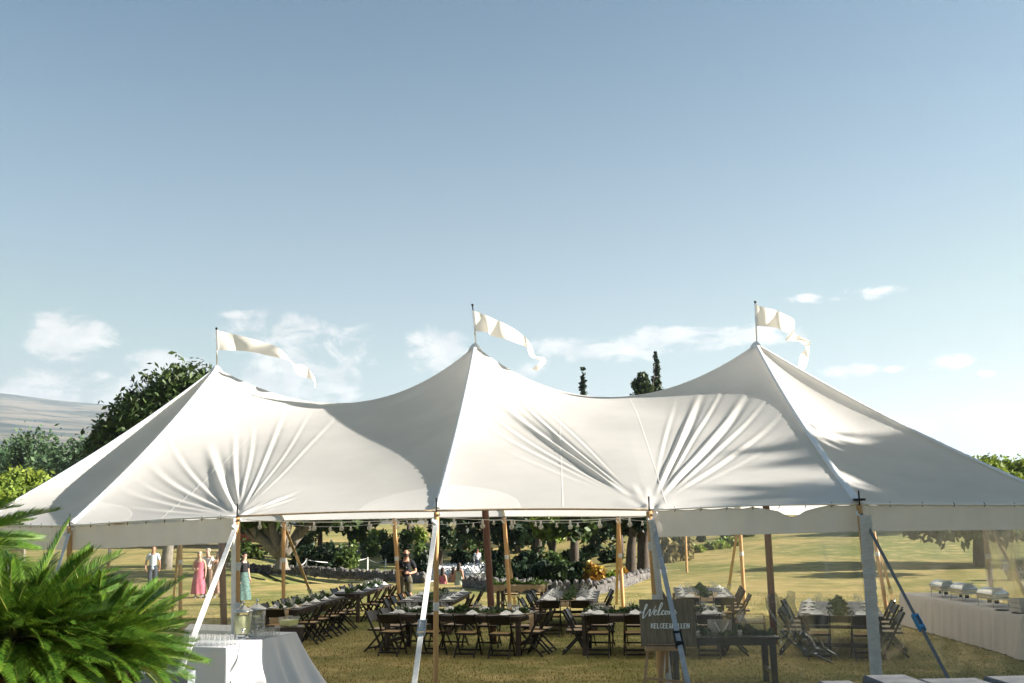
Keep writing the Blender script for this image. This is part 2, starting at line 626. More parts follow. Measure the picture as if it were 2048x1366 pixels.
def build_ground():
    def axis(lo, hi, n, c):
        return [math.sinh(t) * c for t in np.linspace(math.asinh(lo / c), math.asinh(hi / c), n)]
    xs, ys = axis(-5800, 5800, 181, 25), axis(-140, 6800, 170, 30)
    mb = MB()
    mb.grid([[Vector((x, y, terr(x, y))) for y in ys] for x in xs])
    o = mb.build('ground', M['lawn'], smooth=True)
    o['kind'] = 'structure'
    o['label'] = 'dry golden lawn with green patches rising to a slope'


build_ground()


def mountain_material():
    m = bpy.data.materials.new('far_slope')
    m.use_nodes = True
    nt = m.node_tree
    k = NT(nt)
    p = nt.nodes['Principled BSDF']
    g = k.n('ShaderNodeNewGeometry')
    mp = k.n('ShaderNodeMapping')
    mp.inputs['Scale'].default_value = (.0016, .0007, .012)
    mp.inputs['Rotation'].default_value = (0, R(2), 0)
    k.put(mp.inputs[0], g.outputs['Position'])
    n1 = k.noise(mp.outputs[0], 2.2, 6, 0.6, 0.7)
    n2 = k.noise(g.outputs['Position'], .006, 6, 0.65)
    c = k.mix(k.ramp(n1, 0.40, 0.58), (.034, .052, .058), (.17, .152, .125))  # bluish scrub colour carries part of the distance haze
    c = k.mix(k.ramp(n2, 0.52, 0.68), c, (.035, .045, .028))
    k.put(p.inputs['Base Color'], c)
    p.inputs['Roughness'].default_value = 1.0
    p.inputs['Specular IOR Level'].default_value = 0.0
    return m


def build_mountain():
    sil = [(-400, 770), (0, 787), (100, 800), (200, 809), (430, 825), (700, 850), (1100, 905), (1500, 965), (2100, 1030), (2600, 1050)]
    mb = MB()
    cols = np.linspace(-380, 2560, 150)
    Ds = [900, 1300, 1700, 2100, 2500, 2900, 3300, 3700, 4100, 4500, 4900, 5300, 5700, 6200]
    P = []
    for px in cols:
        y = float(np.interp(px, [a for a, _ in sil], [b for _, b in sil]))
        row = []
        for i, D in enumerate(Ds):
            f = (D - 900) / (4900 - 900)
            top = at(px, y, 4900)
            if f <= 1:
                z = -12 + (top.z + 12) * f ** 1.05
            else:
                z = top.z * (1 - .25 * (f - 1))
            w = at(px, 900, D)
            z += (7 * sin(w.x * .004 + D * .003) + 5 * sin(w.x * .011 - D * .004)) * min(1, f * 3) * (0 if i == 10 else 1)
            row.append(Vector((w.x, D, z)))
        P.append(row)
    mb.grid(P)
    o = mb.build('mountain', mountain_material(), smooth=True)
    o['kind'] = 'structure'
    o['label'] = 'long hazy mountain slope with pale fields under low clouds'


build_mountain()


def build_haze():
    m = bpy.data.materials.new('moist_air')
    m.use_nodes = True
    nt = m.node_tree
    nt.nodes.clear()
    k = NT(nt)
    out = k.n('ShaderNodeOutputMaterial')
    v = k.n('ShaderNodeVolumePrincipled')
    v.inputs['Color'].default_value = (.74, .87, 1.0, 1)
    v.inputs['Density'].default_value = 0.000085
    v.inputs['Anisotropy'].default_value = 0.25
    nt.links.new(v.outputs[0], out.inputs['Volume'])
    mb = MB()
    mb.box((0, 3350, 358), (11800, 7100, 724))
    o = mb.build('haze', m)
    tag(o, 'pale moist air veiling the far slopes', None, kind='stuff')


build_haze()


def build_grass():
    n = 150000
    y = 13.2 + 24 * rng.random(n) ** 1.5
    x = (rng.random(n) * 1.12 - 0.56) * y
    z = np.zeros(n)
    a = rng.random(n) * 2 * pi
    h = 0.014 + 0.026 * rng.random(n)
    w = 0.005 + 0.005 * rng.random(n)
    V = np.zeros((n, 3, 3))
    V[:, 0] = np.stack([x - np.cos(a) * w, y - np.sin(a) * w, z - .004], 1)
    V[:, 1] = np.stack([x + np.cos(a) * w, y + np.sin(a) * w, z - .004], 1)
    b = rng.random(n) * 2 * pi
    V[:, 2] = np.stack([x + np.cos(b) * h * .6, y + np.sin(b) * h * .6, h], 1)
    me = tri_mesh('grass_blades', V)
    me.materials.append(mat('grass_blade', (.12, .105, .03), .8, col2=(.27, .21, .07), scale=.7, island=.45, trans=.25, spec=.1))
    o = link('grass', me)
    tag(o, 'short olive and straw coloured grass under the tent', None, kind='stuff')


def tri_mesh(name, V):
    n, k, _ = V.shape
    me = bpy.data.meshes.new(name)
    me.vertices.add(n * k)
    me.vertices.foreach_set('co', V.reshape(-1).astype(np.float32))
    me.loops.add(n * k)
    me.loops.foreach_set('vertex_index', np.arange(n * k, dtype=np.int32))
    me.polygons.add(n)
    me.polygons.foreach_set('loop_start', np.arange(0, n * k, k, dtype=np.int32))
    me.update(calc_edges=True)
    return me


build_grass()

# ------------------------------------------------------------------ the tent
PK = {'L': at(433, 736, 23.0), 'M': at(950, 691, 22.2), 'R': at(1512, 688, 21.5)}
E = {'F0': at(140, 1050, 15.8), 'F1': at(475, 1031, 14.7), 'F2': at(873, 1020, 14.2), 'F3': at(1298, 1018, 13.9), 'F4': at(1718, 1006, 13.8),
     'F5': at(2150, 1008, 15.9), 'G': Vector((11.0, 20.4, 2.72)), 'K': at(1969, 1060, 24.8), 'C': at(1742, 1032, 27.6),
     'B0': at(361, 1045, 28.9), 'B1': at(567, 1040, 29.3), 'B2': at(788, 1036, 29.3), 'B3': at(1008, 1032, 29.3), 'B4': at(1236, 1032, 29.3), 'B5': at(1478, 1027, 29.3),
     'A1': Vector((-9.1, 17.0, 2.64)), 'A2': Vector((-11.2, 23.0, 2.7)), 'A3': Vector((-10.9, 27.4, 2.72))}
E['K'].z = 2.74
ZS1, ZS2 = at(690, 806, 22.6).z, at(1195, 795, 21.9).z

FOLDS = {
    'F1': [(-64, 2.4, .02, .5, 1.6), (-55, 2.2, .025, .7, 2.3), (-47, 2.0, .035, .8, 2.9), (-41, 1.5, .03, 1.0, 3.0), (-35, 1.9, .06, .7, 3.6), (-28.5, 1.3, .045, .9, 4.2),
           (-21.5, 2.2, .15, .6, 4.0), (-16, 1.2, .05, .8, 4.6), (-12.5, 1.0, .03, 1.2, 5.0), (-8, 1.1, .04, 1.2, 5.6), (-3.5, .9, .018, 1.8, 5.8), (1.5, 1.0, .014, 2.4, 6),
           (17, 2.4, .03, .1, .9), (26, 2.4, .05, .1, 1.5), (37, 2.4, .04, .1, 1.2), (-50, 5, .03, .08, .8), (-68, 5, .03, .08, .8), (55, 5, .02, .08, .7)],
    'F3': [(-33, 1.5, .014, 2.2, 3.0), (-28, 1.3, .028, 2.4, 4.0), (-24.2, 1.1, .035, 2.2, 4.6), (-19.2, 1.7, .14, 1.6, 5.0), (-15.2, 1.0, .075, 1.8, 5.6), (-11.5, .8, .02, 2.6, 5.6),
           (12, 1.0, .022, 3.0, 5.2), (16.2, 1.4, .115, 1.7, 5.4), (19.6, .9, .04, 2.4, 5.8), (24.5, 1.6, .125, 1.5, 5.0), (29.0, 1.1, .05, 1.8, 4.6), (34.5, 1.5, .05, 1.6, 4.0), (41, 1.3, .018, 1.8, 3.4),
           (-6, 3, .035, .08, 1.3), (4, 3, .04, .08, 1.1), (-14, 3.2, .03, .08, .8), (14, 3, .03, .08, .8), (-40, 6, .03, .08, .7), (48, 6, .03, .08, .7), (65, 5, .02, .08, .7), (-62, 5, .02, .08, .6)]}


def hipz(ze, zp, t):
    return ze + (zp - ze) * (0.83 * t + 0.17 * t * t)


def front_pt(A, V, B, PA, PB, zs, w, t, key=None):
    if w < .5:
        s = w * 2
        e = A.lerp(V, s)
    else:
        s = w * 2 - 1
        e = V.lerp(B, s)
    r = PA.lerp(PB, w)
    inw = (r - e)
    inw.z = 0
    inw.normalize()
    e = e + inw * 0.10 * sin(pi * s)
    e.z += .02 * sin(pi * s)
    q = abs(2 * w - 1)
    zp = PA.z + (PB.z - PA.z) * w
    p = e.lerp(r, t)
    if key != 'F3':
        dip, pw, near = (zp - zs) * t ** 1.45 + .03 * sin(pi * t), 2.0 + .9 * (1 - t), .09
    else:
        dip, pw, near = (zp - zs) * t ** 2.3, 2.0 + .6 * (1 - t), .05
    p.z = hipz(e.z, zp, t) - dip * (1 - q ** pw) - near * (1 - q ** 10) * sin(pi * min(1, t + .05 * (t < .5))) * (1 - t)
    if key:
        du = p.x - V.x
        dv = math.hypot(p.y - V.y, p.z - V.z)
        rr = math.hypot(du, dv)
        th = math.degrees(math.atan2(du, dv))
        d = 0.0
        for (t0, sg, am, r0, r1) in FOLDS[key]:
            c = t0 + .5 * sin(rr * .9 + t0 * .7) / (.4 + rr * .5)
            if r1 > 2:
                r1 *= 1.45
            x = math.radians(th - c) * rr / ((.026 + .0085 * rr) * sg / 1.5)
            if -4 < x < 4 and r0 * .3 < rr < r1 * 1.3:
                env = sstep(rr, r0 * .3, r0 * 1.2) * (1 - sstep(rr, r1 * .5, r1))
                d += .33 * am * env * (math.exp(-x * x) - .75 * math.exp(-(x - 1.5) ** 2))
        d += .006 * sin(3.1 * p.x + 1.7 * p.y) * sin(pi * t)
        d *= sstep(t, 0, .012) * (1 - sstep(t, .93, 1))
        p += Vector((0, -.38, .92)) * d
    return p


def fan_pt(A, B, P, w, t):
    e = A.lerp(B, w)
    inw = Vector((P.x - e.x, P.y - e.y, 0)).normalized()
    e = e + inw * .10 * sin(pi * w)
    p = e.lerp(P, t)
    p.z = hipz(e.z, P.z, t) - .30 * sin(pi * t) * 4 * w * (1 - w)
    return p


FRONT = [('F0', 'F1', 'F2', 'L', 'M', ZS1), ('F2', 'F3', 'F4', 'M', 'R', ZS2)]
BACK = [('B1', 'B2', 'B3', 'L', 'M', ZS1), ('B3', 'B4', 'B5', 'M', 'R', ZS2)]
FANS = [('F4', 'F5', 'R'), ('F5', 'G', 'R'), ('G', 'K', 'R'), ('K', 'C', 'R'), ('C', 'B5', 'R'), ('B1', 'B0', 'L'), ('B0', 'A3', 'L'), ('A3', 'A2', 'L'), ('A2', 'A1', 'L'), ('A1', 'F0', 'L')]

tent = thing('sailcloth_tent', 'large white sailcloth pole tent with three peaks standing on the lawn', 'tent', (0.0, 22.0, 0.0))


def build_canopy():
    mb = MB()
    for a, v, b, p, q, zs in FRONT:
        nw, nt_ = 520, 170
        mb.grid([[front_pt(E[a], E[v], E[b], PK[p], PK[q], zs, i / nw, j / nt_, v) for j in range(nt_ + 1)] for i in range(nw + 1)])
    for a, v, b, p, q, zs in BACK:
        mb.grid([[front_pt(E[a], E[v], E[b], PK[p], PK[q], zs, i / 48, j / 24) for j in range(25)] for i in range(49)])
    for a, b, p in FANS:
        mb.grid([[fan_pt(E[a], E[b], PK[p], i / 24, j / 28) for j in range(29)] for i in range(25)])
    o = mb.build('canopy', M['canvas'], tent, smooth=True)
    bm = bmesh.new()
    bm.from_mesh(o.data)
    for f in bm.faces:
        if f.normal.z < 0:
            f.normal_flip()
    bm.to_mesh(o.data)
    bm.free()
    # bolt rope and tan hem along the eave
    for a, b in [('F0', 'F1'), ('F1', 'F2'), ('F2', 'F3'), ('F3', 'F4'), ('F4', 'F5'), ('F5', 'G'), ('G', 'K'), ('K', 'C'), ('C', 'B5'), ('B5', 'B4'), ('B4', 'B3'), ('B3', 'B2'), ('B2', 'B1'), ('B1', 'B0'), ('B0', 'A3'), ('A3', 'A2'), ('A2', 'A1'), ('A1', 'F0')]:
        mid = (E[a] + E[b]) / 2
        c = Vector((-.8, 22.3, mid.z))
        inw = (c - mid)
        inw.z = 0
        inw.normalize()
        pts = []
        for i in range(13):
            s = i / 12
            p = E[a].lerp(E[b], s) + inw * .10 * sin(pi * s)
            p.z += (.02 if a[0] in 'F' and b in ('F1', 'F2', 'F3', 'F4') else 0) * sin(pi * s) - .012
            pts.append(p)
        MB().tube(pts, .014, 6).build('eave_hem', M['runner'] if a in ('F1', 'F2') else M['webbing'], tent, smooth=True)
    # raised webbing down the hips, puckered towards the pole
    hips = [('F0', 'L'), ('F2', 'M'), ('F4', 'R'), ('F5', 'R'), ('G', 'R'), ('K', 'R'), ('B5', 'R'), ('B3', 'M'), ('B1', 'L'), ('A1', 'L'), ('A2', 'L')]
    for e, p in hips:
        A, P = E[e], PK[p]
        ax = Vector((P.x - A.x, P.y - A.y, 0)).normalized()
        sd = Vector((ax.y, -ax.x, 0))
        rows = []
        for i in range(90):
            t = .004 + .99 * i / 89
            c = A.lerp(P, t)
            c.z = hipz(A.z, P.z, t)
            pk = .010 * sin(i * 1.9) * (1 - t) ** 3 + .004 * sin(i * 2.7)
            w = .045 + .012 * (1 - t)
            rows.append([c + sd * (-w) + Vector((0, 0, .004)), c + sd * (-w * .6) + Vector((0, 0, .028 + pk)), c + Vector((0, 0, .034 - pk)),
                         c + sd * (w * .6) + Vector((0, 0, .028 + pk)), c + sd * w + Vector((0, 0, .004))])
        MB().grid(rows).build('hip_webbing', M['webbing'], tent, smooth=True)
    # stitched panel seams on the front
    for (a, v, b, p, q, zs), ws in zip(FRONT, ((.27,), (.30, .545))):
        for w in ws:
            rows = []
            for j in range(100):
                t = .01 + .97 * j / 99
                c = front_pt(E[a], E[v], E[b], PK[p], PK[q], zs, w, t, v)
                rows.append([c + Vector((-.010, -.0006, .0012)), c + Vector((0, -.001, .0026)), c + Vector((.010, -.0006, .0012))])
            MB().grid(rows).build('panel_seam', M['canvas'], tent, smooth=True)
    # doubled corner patches sewn on above the poles
    for fi, w0, w1 in ((0, 1.0, .80), (1, 0.0, .20), (0, 0.0, .17), (1, 1.0, .83)):
        a, v, b, p, q, zs = FRONT[fi]
        rows = []
        for i in range(25):
            u_ = i / 24
            w = w0 + (w1 - w0) * u_
            tm = .115 * math.sqrt(max(0, 1 - u_ * u_)) + .004
            rows.append([front_pt(E[a], E[v], E[b], PK[p], PK[q], zs, w, .003 + tm * j / 12, v) + Vector((0, -.0012, .0032)) for j in range(13)])
        MB().grid(rows).build('corner_patch', M['canvas'], tent, smooth=True)
    for key in 'LMR':
        P = PK[key]
        MB().lathe([(.16, -.12), (.12, -.04), (.06, .03), (.03, .05), (0, .052)], 14, P).build('peak_boot', M['webbing'], tent, smooth=True)


build_canopy()


def stick(top, base, r, name, m, cap=False):
    k = 9
    pts = [top.lerp(base, i / (k - 1)) for i in range(k)]
    return MB().tube(pts, r, 12).build(name, m, tent, smooth=True)


def side_pole(key, lean=0.0, r=.04, bands=(1.95,), base_px=None):
    T = E[key] + Vector((0, 0, -.03))
    B = Vector((T.x + lean, T.y, 0)) if not base_px else gx(base_px, T.y, 0)
    po = stick(T, B, r, 'side_pole', M['pole'])
    for z in bands:
        c = B.lerp(T, z / T.z)
        MB().lathe([(r + .003, -.06), (r + .006, -.05), (r + .006, .05), (r + .003, .06)], 12, c).build('grey_band', M['strap'], po, smooth=True)
    MB().tube([E[key] + Vector((0, -.02, -.05)), E[key] + Vector((0, -.02, .17))], .011, 8).build('pole_pin', M['black'], po)
    return po


side_pole('F0', base_px=134)
side_pole('F1', 0.0, .042, (1.98, 1.42), 473)
side_pole('F2', 0.0, .037, (1.42,), 871)
side_pole('F3', .19, .042, (2.2, 1.5), 1327)
side_pole('F4', .24, .04, (2.0,), 1760)
for q, ln in (('F5', .3), ('G', .3), ('A1', -.2), ('A2', -.2), ('A3', -.1)):
    side_pole(q, ln)
for q, bx in (('K', 1992), ('C', 1775), ('B0', 361), ('B1', 567), ('B2', 801), ('B3', 1021), ('B4', 1247), ('B5', 1490)):
    side_pole(q, 0, .055, (1.6,), bx)
# black ring plate at the right front pole
MB().lathe([(.05, .0), (.085, .0), (.085, .03), (.05, .03), (.05, .0)], 14, E['F4'] + Vector((0, -.02, .03))).build('ring_plate', M['black'], tent)
for key, (bx, D) in {'L': (449, 23.0), 'M': (987, 22.2), 'R': (1549, 21.5)}.items():
    stick(PK[key] - Vector((0, 0, .05)), gx(bx, D, 0), .075, 'center_pole', M['darkpole'])


def guy(key, G, w=.06, ratchet=None, m=None, off=Vector((0, 0, -.10)), rm=None):
    T = E[key] + off
    mb = MB()
    d = (G - T).normalized()
    side = d.cross(Vector((0, 1, .2))).normalized()
    pts = [T.lerp(G, i / 24) for i in range(25)]
    rows = []
    for i, p in enumerate(pts):
        tw = .25 * sin(i * .5)
        sd = (side + d.cross(side) * tw).normalized()
        n = d.cross(sd) * .004
        h = sd * w / 2
        rows.append([p - h - n, p + h - n, p + h + n, p - h + n, p - h - n])
    mb.grid(rows)
    s = mb.build('guy_strap', m or M['strap'], tent, smooth=False)
    # slack loop of webbing tied round the pole head
    lp = [T + Vector((.06 * cos(a), -.05 + .05 * sin(a), .05 - .03 * a)) for a in np.linspace(0, 5, 14)]
    MB().tube(lp, .016, 6).build('strap_loop', M['webbing'], s, smooth=True)
    MB().tube([G + Vector((0, 0, -.1)), G + Vector((0, -.02, .25))], .018, 8).build('ground_stake', M['steel'], s, smooth=True)
    if ratchet:
        c = T.lerp(G, ratchet)
        mb = MB()
        Q = d.to_track_quat('Z', 'Y').to_matrix()
        for sg in (-1, 1):
            mb.box(c + Q @ Vector((sg * (w / 2 + .012), 0, 0)), (.012, .05, .24), Q)
        mb.box(c + Q @ Vector((0, -.03, -.02)), (w + .03, .012, .20), Q)
        mb.tube([c + Q @ Vector((-w / 2 - .02, 0, .06)), c + Q @ Vector((w / 2 + .02, 0, .06))], .028, 10)
        mb.tube([c + Q @ Vector((-w / 2 - .02, .0, -.10)), c + Q @ Vector((w / 2 + .02, .0, -.10))], .018, 8)
        mb.build('ratchet', rm or M['steel'], s)
    return s


guy('F0', gx(10, 13.2, 0))
guy('F1', gx(296, 11.9, 0), .07)
guy('F2', gx(809, 11.7, 0), .065, .52)
guy('F3', gx(1407, 11.6, 0),   .062, .57, m=M['palestrap'], rm=M['black'], off=Vector((.035, 0, -.10)))
guy('F4', gx(1973, 11.6, 0), .040, .52, m=M['greystrap'], rm=M['blue'])
guy('F5', Vector((12.0, 13.9, 0)))
guy('G', Vector((14.0, 19.6, 0)))
M['backstrap'] = mat('tan_strap', (.42, .29, .15), .7, var=.1, scale=20)
guy('K', gx(2075, 26.5, 0), .075, .75, M['backstrap'])
guy('C', gx(1790, 30.0, 0), .075, .8, M['backstrap'])
guy('B0', gx(345, 32.2, 0), .075, None, M['backstrap'])
guy('B1', gx(634, 32.2, 0), .085, .78, M['backstrap'])
guy('B2', gx(812, 32.2, 0), .085, None, M['backstrap'])
guy('B3', gx(1030, 32.2, 0), .085, .85, M['backstrap'])
guy('B4', gx(1233, 32.2, 0), .085, None, M['backstrap'])
guy('B5', gx(1453, 32.2, 0), .085, .8, M['backstrap'])
guy('A1', Vector((-11.2, 15.2, 0)))
guy('A2', Vector((-14.2, 23.2, 0)))


# ------------------------------------------------------------------ side walls hung from the eave
def sidewall(a, b, label, gap=None, edge=None, hooks=9):
    A, B = E[a], E[b]
    root = thing('clear_sidewall', label, 'tent wall', ((A.x + B.x) / 2, (A.y + B.y) / 2, 0), 0, 'sidewalls hung from the tent eave')
    dx = Vector((B.x - A.x, B.y - A.y, 0)).normalized()
    inw = Vector((-dx.y, dx.x, 0))
    if inw.dot(Vector((0, 22, 0)) - Vector((A.x, A.y, 0))) < 0:
        inw = -inw
    n = 90
    rows, rows2 = [], []
    sd = random.random() * 6
    for i in range(n + 1):
        s = i / n
        p = A.lerp(B, s)
        p += inw * (.05 + .06 * sin(pi * s))
        hk = abs(sin(s * pi * hooks))
        dip = .012 + .022 * (hk ** .7)
        if gap:
            dip += .13 * math.exp(-((s - gap) / .075) ** 2) ** .8
        zt = p.z - dip
        zb = p.z - .385
        col = []
        for j in range(9):
            v = j / 8
            fold = .018 * sin(s * pi * hooks * 2 + sd) * (1 - v) + .012 * sin(s * 37 + v * 2 + sd) * (.4 + v)
            col.append(Vector((p.x, p.y, zt + (zb - zt) * v)) + inw * fold)
        rows.append(col)
        col = []
        for j in range(13):
            v = j / 12
            fold = (.015 * sin(s * 23 + sd + v) + .02 * sin(s * 9 + 2 * v + sd)) * (.3 + v)
            col.append(Vector((p.x, p.y, zb + .015 + (.01 - zb) * v)) + inw * (fold + .01))
        rows2.append(col)
    MB().grid(rows).build('white_band', M['band'], root, smooth=True)
    MB().grid(rows2).build('clear_panel', M['clear'], root, smooth=True)
    MB().tube([r[0] for r in rows], .006, 5).build('head_rope', M['strap'], root, smooth=True)
    mb = MB()
    for h in range(hooks + 1):
        s = min(.995, max(.005, h / hooks))
        p = A.lerp(B, s) + inw * (.05 + .05 * sin(pi * s))
        mb.tube([p + Vector((0, 0, .02)), p + Vector((.01, -.02, -.015)), p + Vector((0, 0, -.045))], .006, 5)
    mb.build('wall_hooks', M['black'], root)
    return root


def strip(root, T, B, w, m, name, crease=.01):
    rows = []
    ax = (B - T).normalized()
    for i in range(60):
        p = T.lerp(B, i / 59)
        c = crease * sin(i * 1.7) + crease * .7 * sin(i * 3.1)
        rows.append([p + Vector((-w / 2, .01, 0)), p + Vector((-w * .2, -.012 + c, 0)), p + Vector((w * .15, -.016 - c, 0)), p + Vector((w / 2, .008 + c, 0))])
    return MB().grid(rows).build(name, m, root, smooth=True)


M['zip'] = mat('zip_vinyl', (.46, .48, .49), .45, col2=(.60, .61, .61), scale=12, stretch=(1, 1, 4), bump=.3, trans=.25, spec=.5)
w1 = sidewall('F3', 'F4', 'clear vinyl tent wall with white top band between welcome sign and zipped strip', gap=.69, hooks=8)
strip(w1, at(1303, 1040, 13.7), gx(1346, 13.7, 0), .085, M['zip'], 'wall_edge')
w2 = sidewall('F4', 'F5', 'clear vinyl tent wall with white top band in front of the buffet table', hooks=7)
strip(w2, at(1731, 1030, 13.6), gx(1759, 13.6, 0), .165, M['zip'], 'zip_strip', .014)
sidewall('F5', 'G', 'clear vinyl tent wall closing the right end beyond the buffet', hooks=8)
sidewall('G', 'K', 'clear vinyl tent wall behind the buffet table at the right end', hooks=8)
w3 = sidewall('F0', 'F1', 'clear vinyl tent wall with white band between the cycad and the drinks dispensers', hooks=9)
strip(w3, at(467, 1036, 14.65), gx(466, 14.65, 0), .07, M['webbing'], 'wall_edge', .006)
sidewall('A1', 'F0', 'clear vinyl tent wall with white band at the left end behind the cycad', hooks=9)
sidewall('A2', 'A1', 'clear vinyl tent wall on the far left end of the tent', hooks=8)


def crumple(root, px0, py0, px1, py1, Y, w0, w1, seed):
    r = random.Random(seed)
    rows = []
    T, B = at(px0, py0, Y), at(px1, py1, Y)
    n, k = 26, 15
    ph = [r.random() * 6 for _ in range(6)]
    for i in range(n):
        v = i / (n - 1)
        c = T.lerp(B, v)
        w = w0 + (w1 - w0) * v
        row = []
        for j in range(k):
            s = j / (k - 1) - .5
            d = .05 * sin(s * 19 + ph[0] + v * 2) + .03 * sin(s * 37 + ph[1] - v * 4) + .02 * r.uniform(-1, 1)
            row.append(c + Vector((s * w + .02 * sin(v * 9 + ph[2]), d, .03 * sin(s * 11 + ph[3]) + (0.03 * r.uniform(-1, 1) if i in (0, n - 1) else 0))))
        rows.append(row)
    return MB().grid(rows).build('gathered_vinyl', M['crumpled'], root, smooth=False)


crumple(w1, 1556, 1190, 1590, 1282, 13.95, .42, .34, 3)
crumple(w1, 1600, 1262, 1640, 1310, 13.95, .25, .55, 5)
MB().tube([at(1562, 1262, 13.9), at(1585, 1287, 13.9), at(1620, 1306, 13.9), at(1665, 1326, 13.9)], .014, 6).build('gathered_edge', M['crumpled'], w1, smooth=True)


# ------------------------------------------------------------------ pennant flags on the peaks
def crom(pts, n):
    P = [Vector(p) for p in pts]
    P = [P[0] * 2 - P[1]] + P + [P[-1] * 2 - P[-2]]
    out = []
    segs = len(P) - 3
    for i in range(n):
        f = i / (n - 1) * segs
        s = min(segs - 1, int(f))
        t = f - s
        a, b, c, d = P[s:s + 4]
        out.append(.5 * (2 * b + (c - a) * t + (2 * a - 5 * b + 4 * c - d) * t * t + (3 * b - a - 3 * c + d) * t ** 3))
    return out


FL = [
    ((433, 657), (434.5, 738), 23.0, 'cream pennant stretched out on the left and lowest tent peak',
     [(434.5, 661), (466, 668), (524, 683), (561, 698), (580, 720), (589, 728), (609, 731), (622, 744), (630, 758), (631, 775)],
     [(436, 700), (466, 701), (497, 703), (545, 713), (578, 721), (585, 729), (596, 749), (619, 757), (628, 762), (629, 775)]),
    ((945, 610), (953, 692), 22.2, 'cream pennant with a curled tail on the middle tent peak',
     [(948, 622), (966, 628), (982, 635), (1007, 646), (1032, 660), (1052, 676), (1064, 693), (1071, 712), (1087, 715), (1092, 724), (1076, 742)],
     [(952, 663), (972, 664), (985, 672), (1009, 678), (1032, 686), (1052, 694), (1060, 712), (1072, 718), (1082, 722), (1078, 727), (1063, 738)]),
    ((1510.5, 604), (1513.5, 690), 21.5, 'cream pennant twisted and drooping on the right tent peak',
     [(1513, 610), (1530, 615), (1550, 620), (1573, 630), (1589, 641), (1589, 665), (1599, 672), (1619, 682), (1619, 696), (1617, 714), (1612, 735), (1603, 743)],
     [(1515, 652), (1532, 653), (1553, 656), (1569, 664), (1579, 667), (1571, 680), (1586, 682), (1599, 683), (1611, 696), (1601, 710), (1596, 735), (1594, 739)])]
for i, (p0, p1, D, lab, top, bot) in enumerate(FL):
    T, B = at(*p0, D), at(*p1, D)
    root = thing('pennant_flag', lab, 'flag', B, 0, 'pennants on the tent peaks')
    MB().tube([B - Vector((0, 0, .1)), T], .017, 8).build('flag_pole', M['steel'], root, smooth=True)
    MB().lathe([(0, -.03), (.026, -.02), (.03, 0), (.026, .02), (0, .03)], 8, T).build('pole_knob', M['black'], root, smooth=True)
    n = 64
    a = crom([(x, y, 0) for x, y in top], n)
    b = crom([(x, y, 0) for x, y in bot], n)
    rows = []
    for j in range(n):
        u = j / (n - 1)
        row = []
        for q in range(9):
            v = q / 8
            pp = a[j].lerp(b[j], v)
            dep = D + min(1, u * 5) * (.20 * sin(u * 15 - v * 1.1 + i) + .07 * sin(u * 31 + v * 2.2 + i * 2) + .10 * sin(u * 6 + v * 2))
            if u < .12:
                dep += .006 * sin(v * 50)
            row.append(at(pp.x, pp.y, dep))
        rows.append(row)
    MB().grid(rows).build('pennant', M['flag'], root, smooth=True)
    MB().beam(at(top[0][0] - 1, top[0][1] - 1, D - .01), at(bot[0][0] - 1, bot[0][1], D - .01), .05, .03).build('flag_sleeve', M['webbing'], root)

# ------------------------------------------------------------------ string lights under the eaves


def string_lights(pts, label, nb, r=.03, sag=.06):
    root = thing('string_lights', label, 'string lights', pts[0], 0, 'bulb strings under the eaves')
    path = []
    for a, b in zip(pts[:-1], pts[1:]):
        for i in range(20):
            s = i / 20
            p = a.lerp(b, s)
            p.z -= sag * 4 * s * (1 - s)
            path.append(p)
    path.append(pts[-1])
    MB().tube(path, .006, 5).build('cable', M['cable'], root, smooth=True)
    L = len(path) - 1
    for i in range(nb):
        f = (i + .5) / nb * L
        k = int(f)
        p = path[k].lerp(path[k + 1], f - k)
        bl = MB().lathe([(.001, -.13), (r * .7, -.125), (r, -.105), (r * .95, -.085), (r * .5, -.06), (r * .42, -.05)], 10, p).build('bulb', M['bulb'], root, smooth=True)
        MB().lathe([(r * .45, -.055), (r * .5, -.02), (r * .3, .005), (.001, .008)], 8, p).build('socket', M['cable'], bl, smooth=True)


def u(k, dz, dy=0.0):
    return E[k] + Vector((0, dy, dz))


string_lights([u('F1', -.06, .5), u('F2', -.10, .6), u('F3', -.10, .5)], 'near string of clear bulbs sagging under the front eave', 14, .034, .05)
string_lights([u('B1', -.10, -.5), u('B2', -.10, -.5), u('B3', -.08, -.5), u('B4', -.08, -.5), u('B5', -.10, -.5)], 'far string of clear bulbs hung along the back eave', 22, .045, .12)


# ------------------------------------------------------------------ tables, chairs and settings
TZ = 0.76
OD = ('first', 'second', 'third', 'fourth', 'fifth', 'sixth', 'seventh', 'eighth', 'ninth')


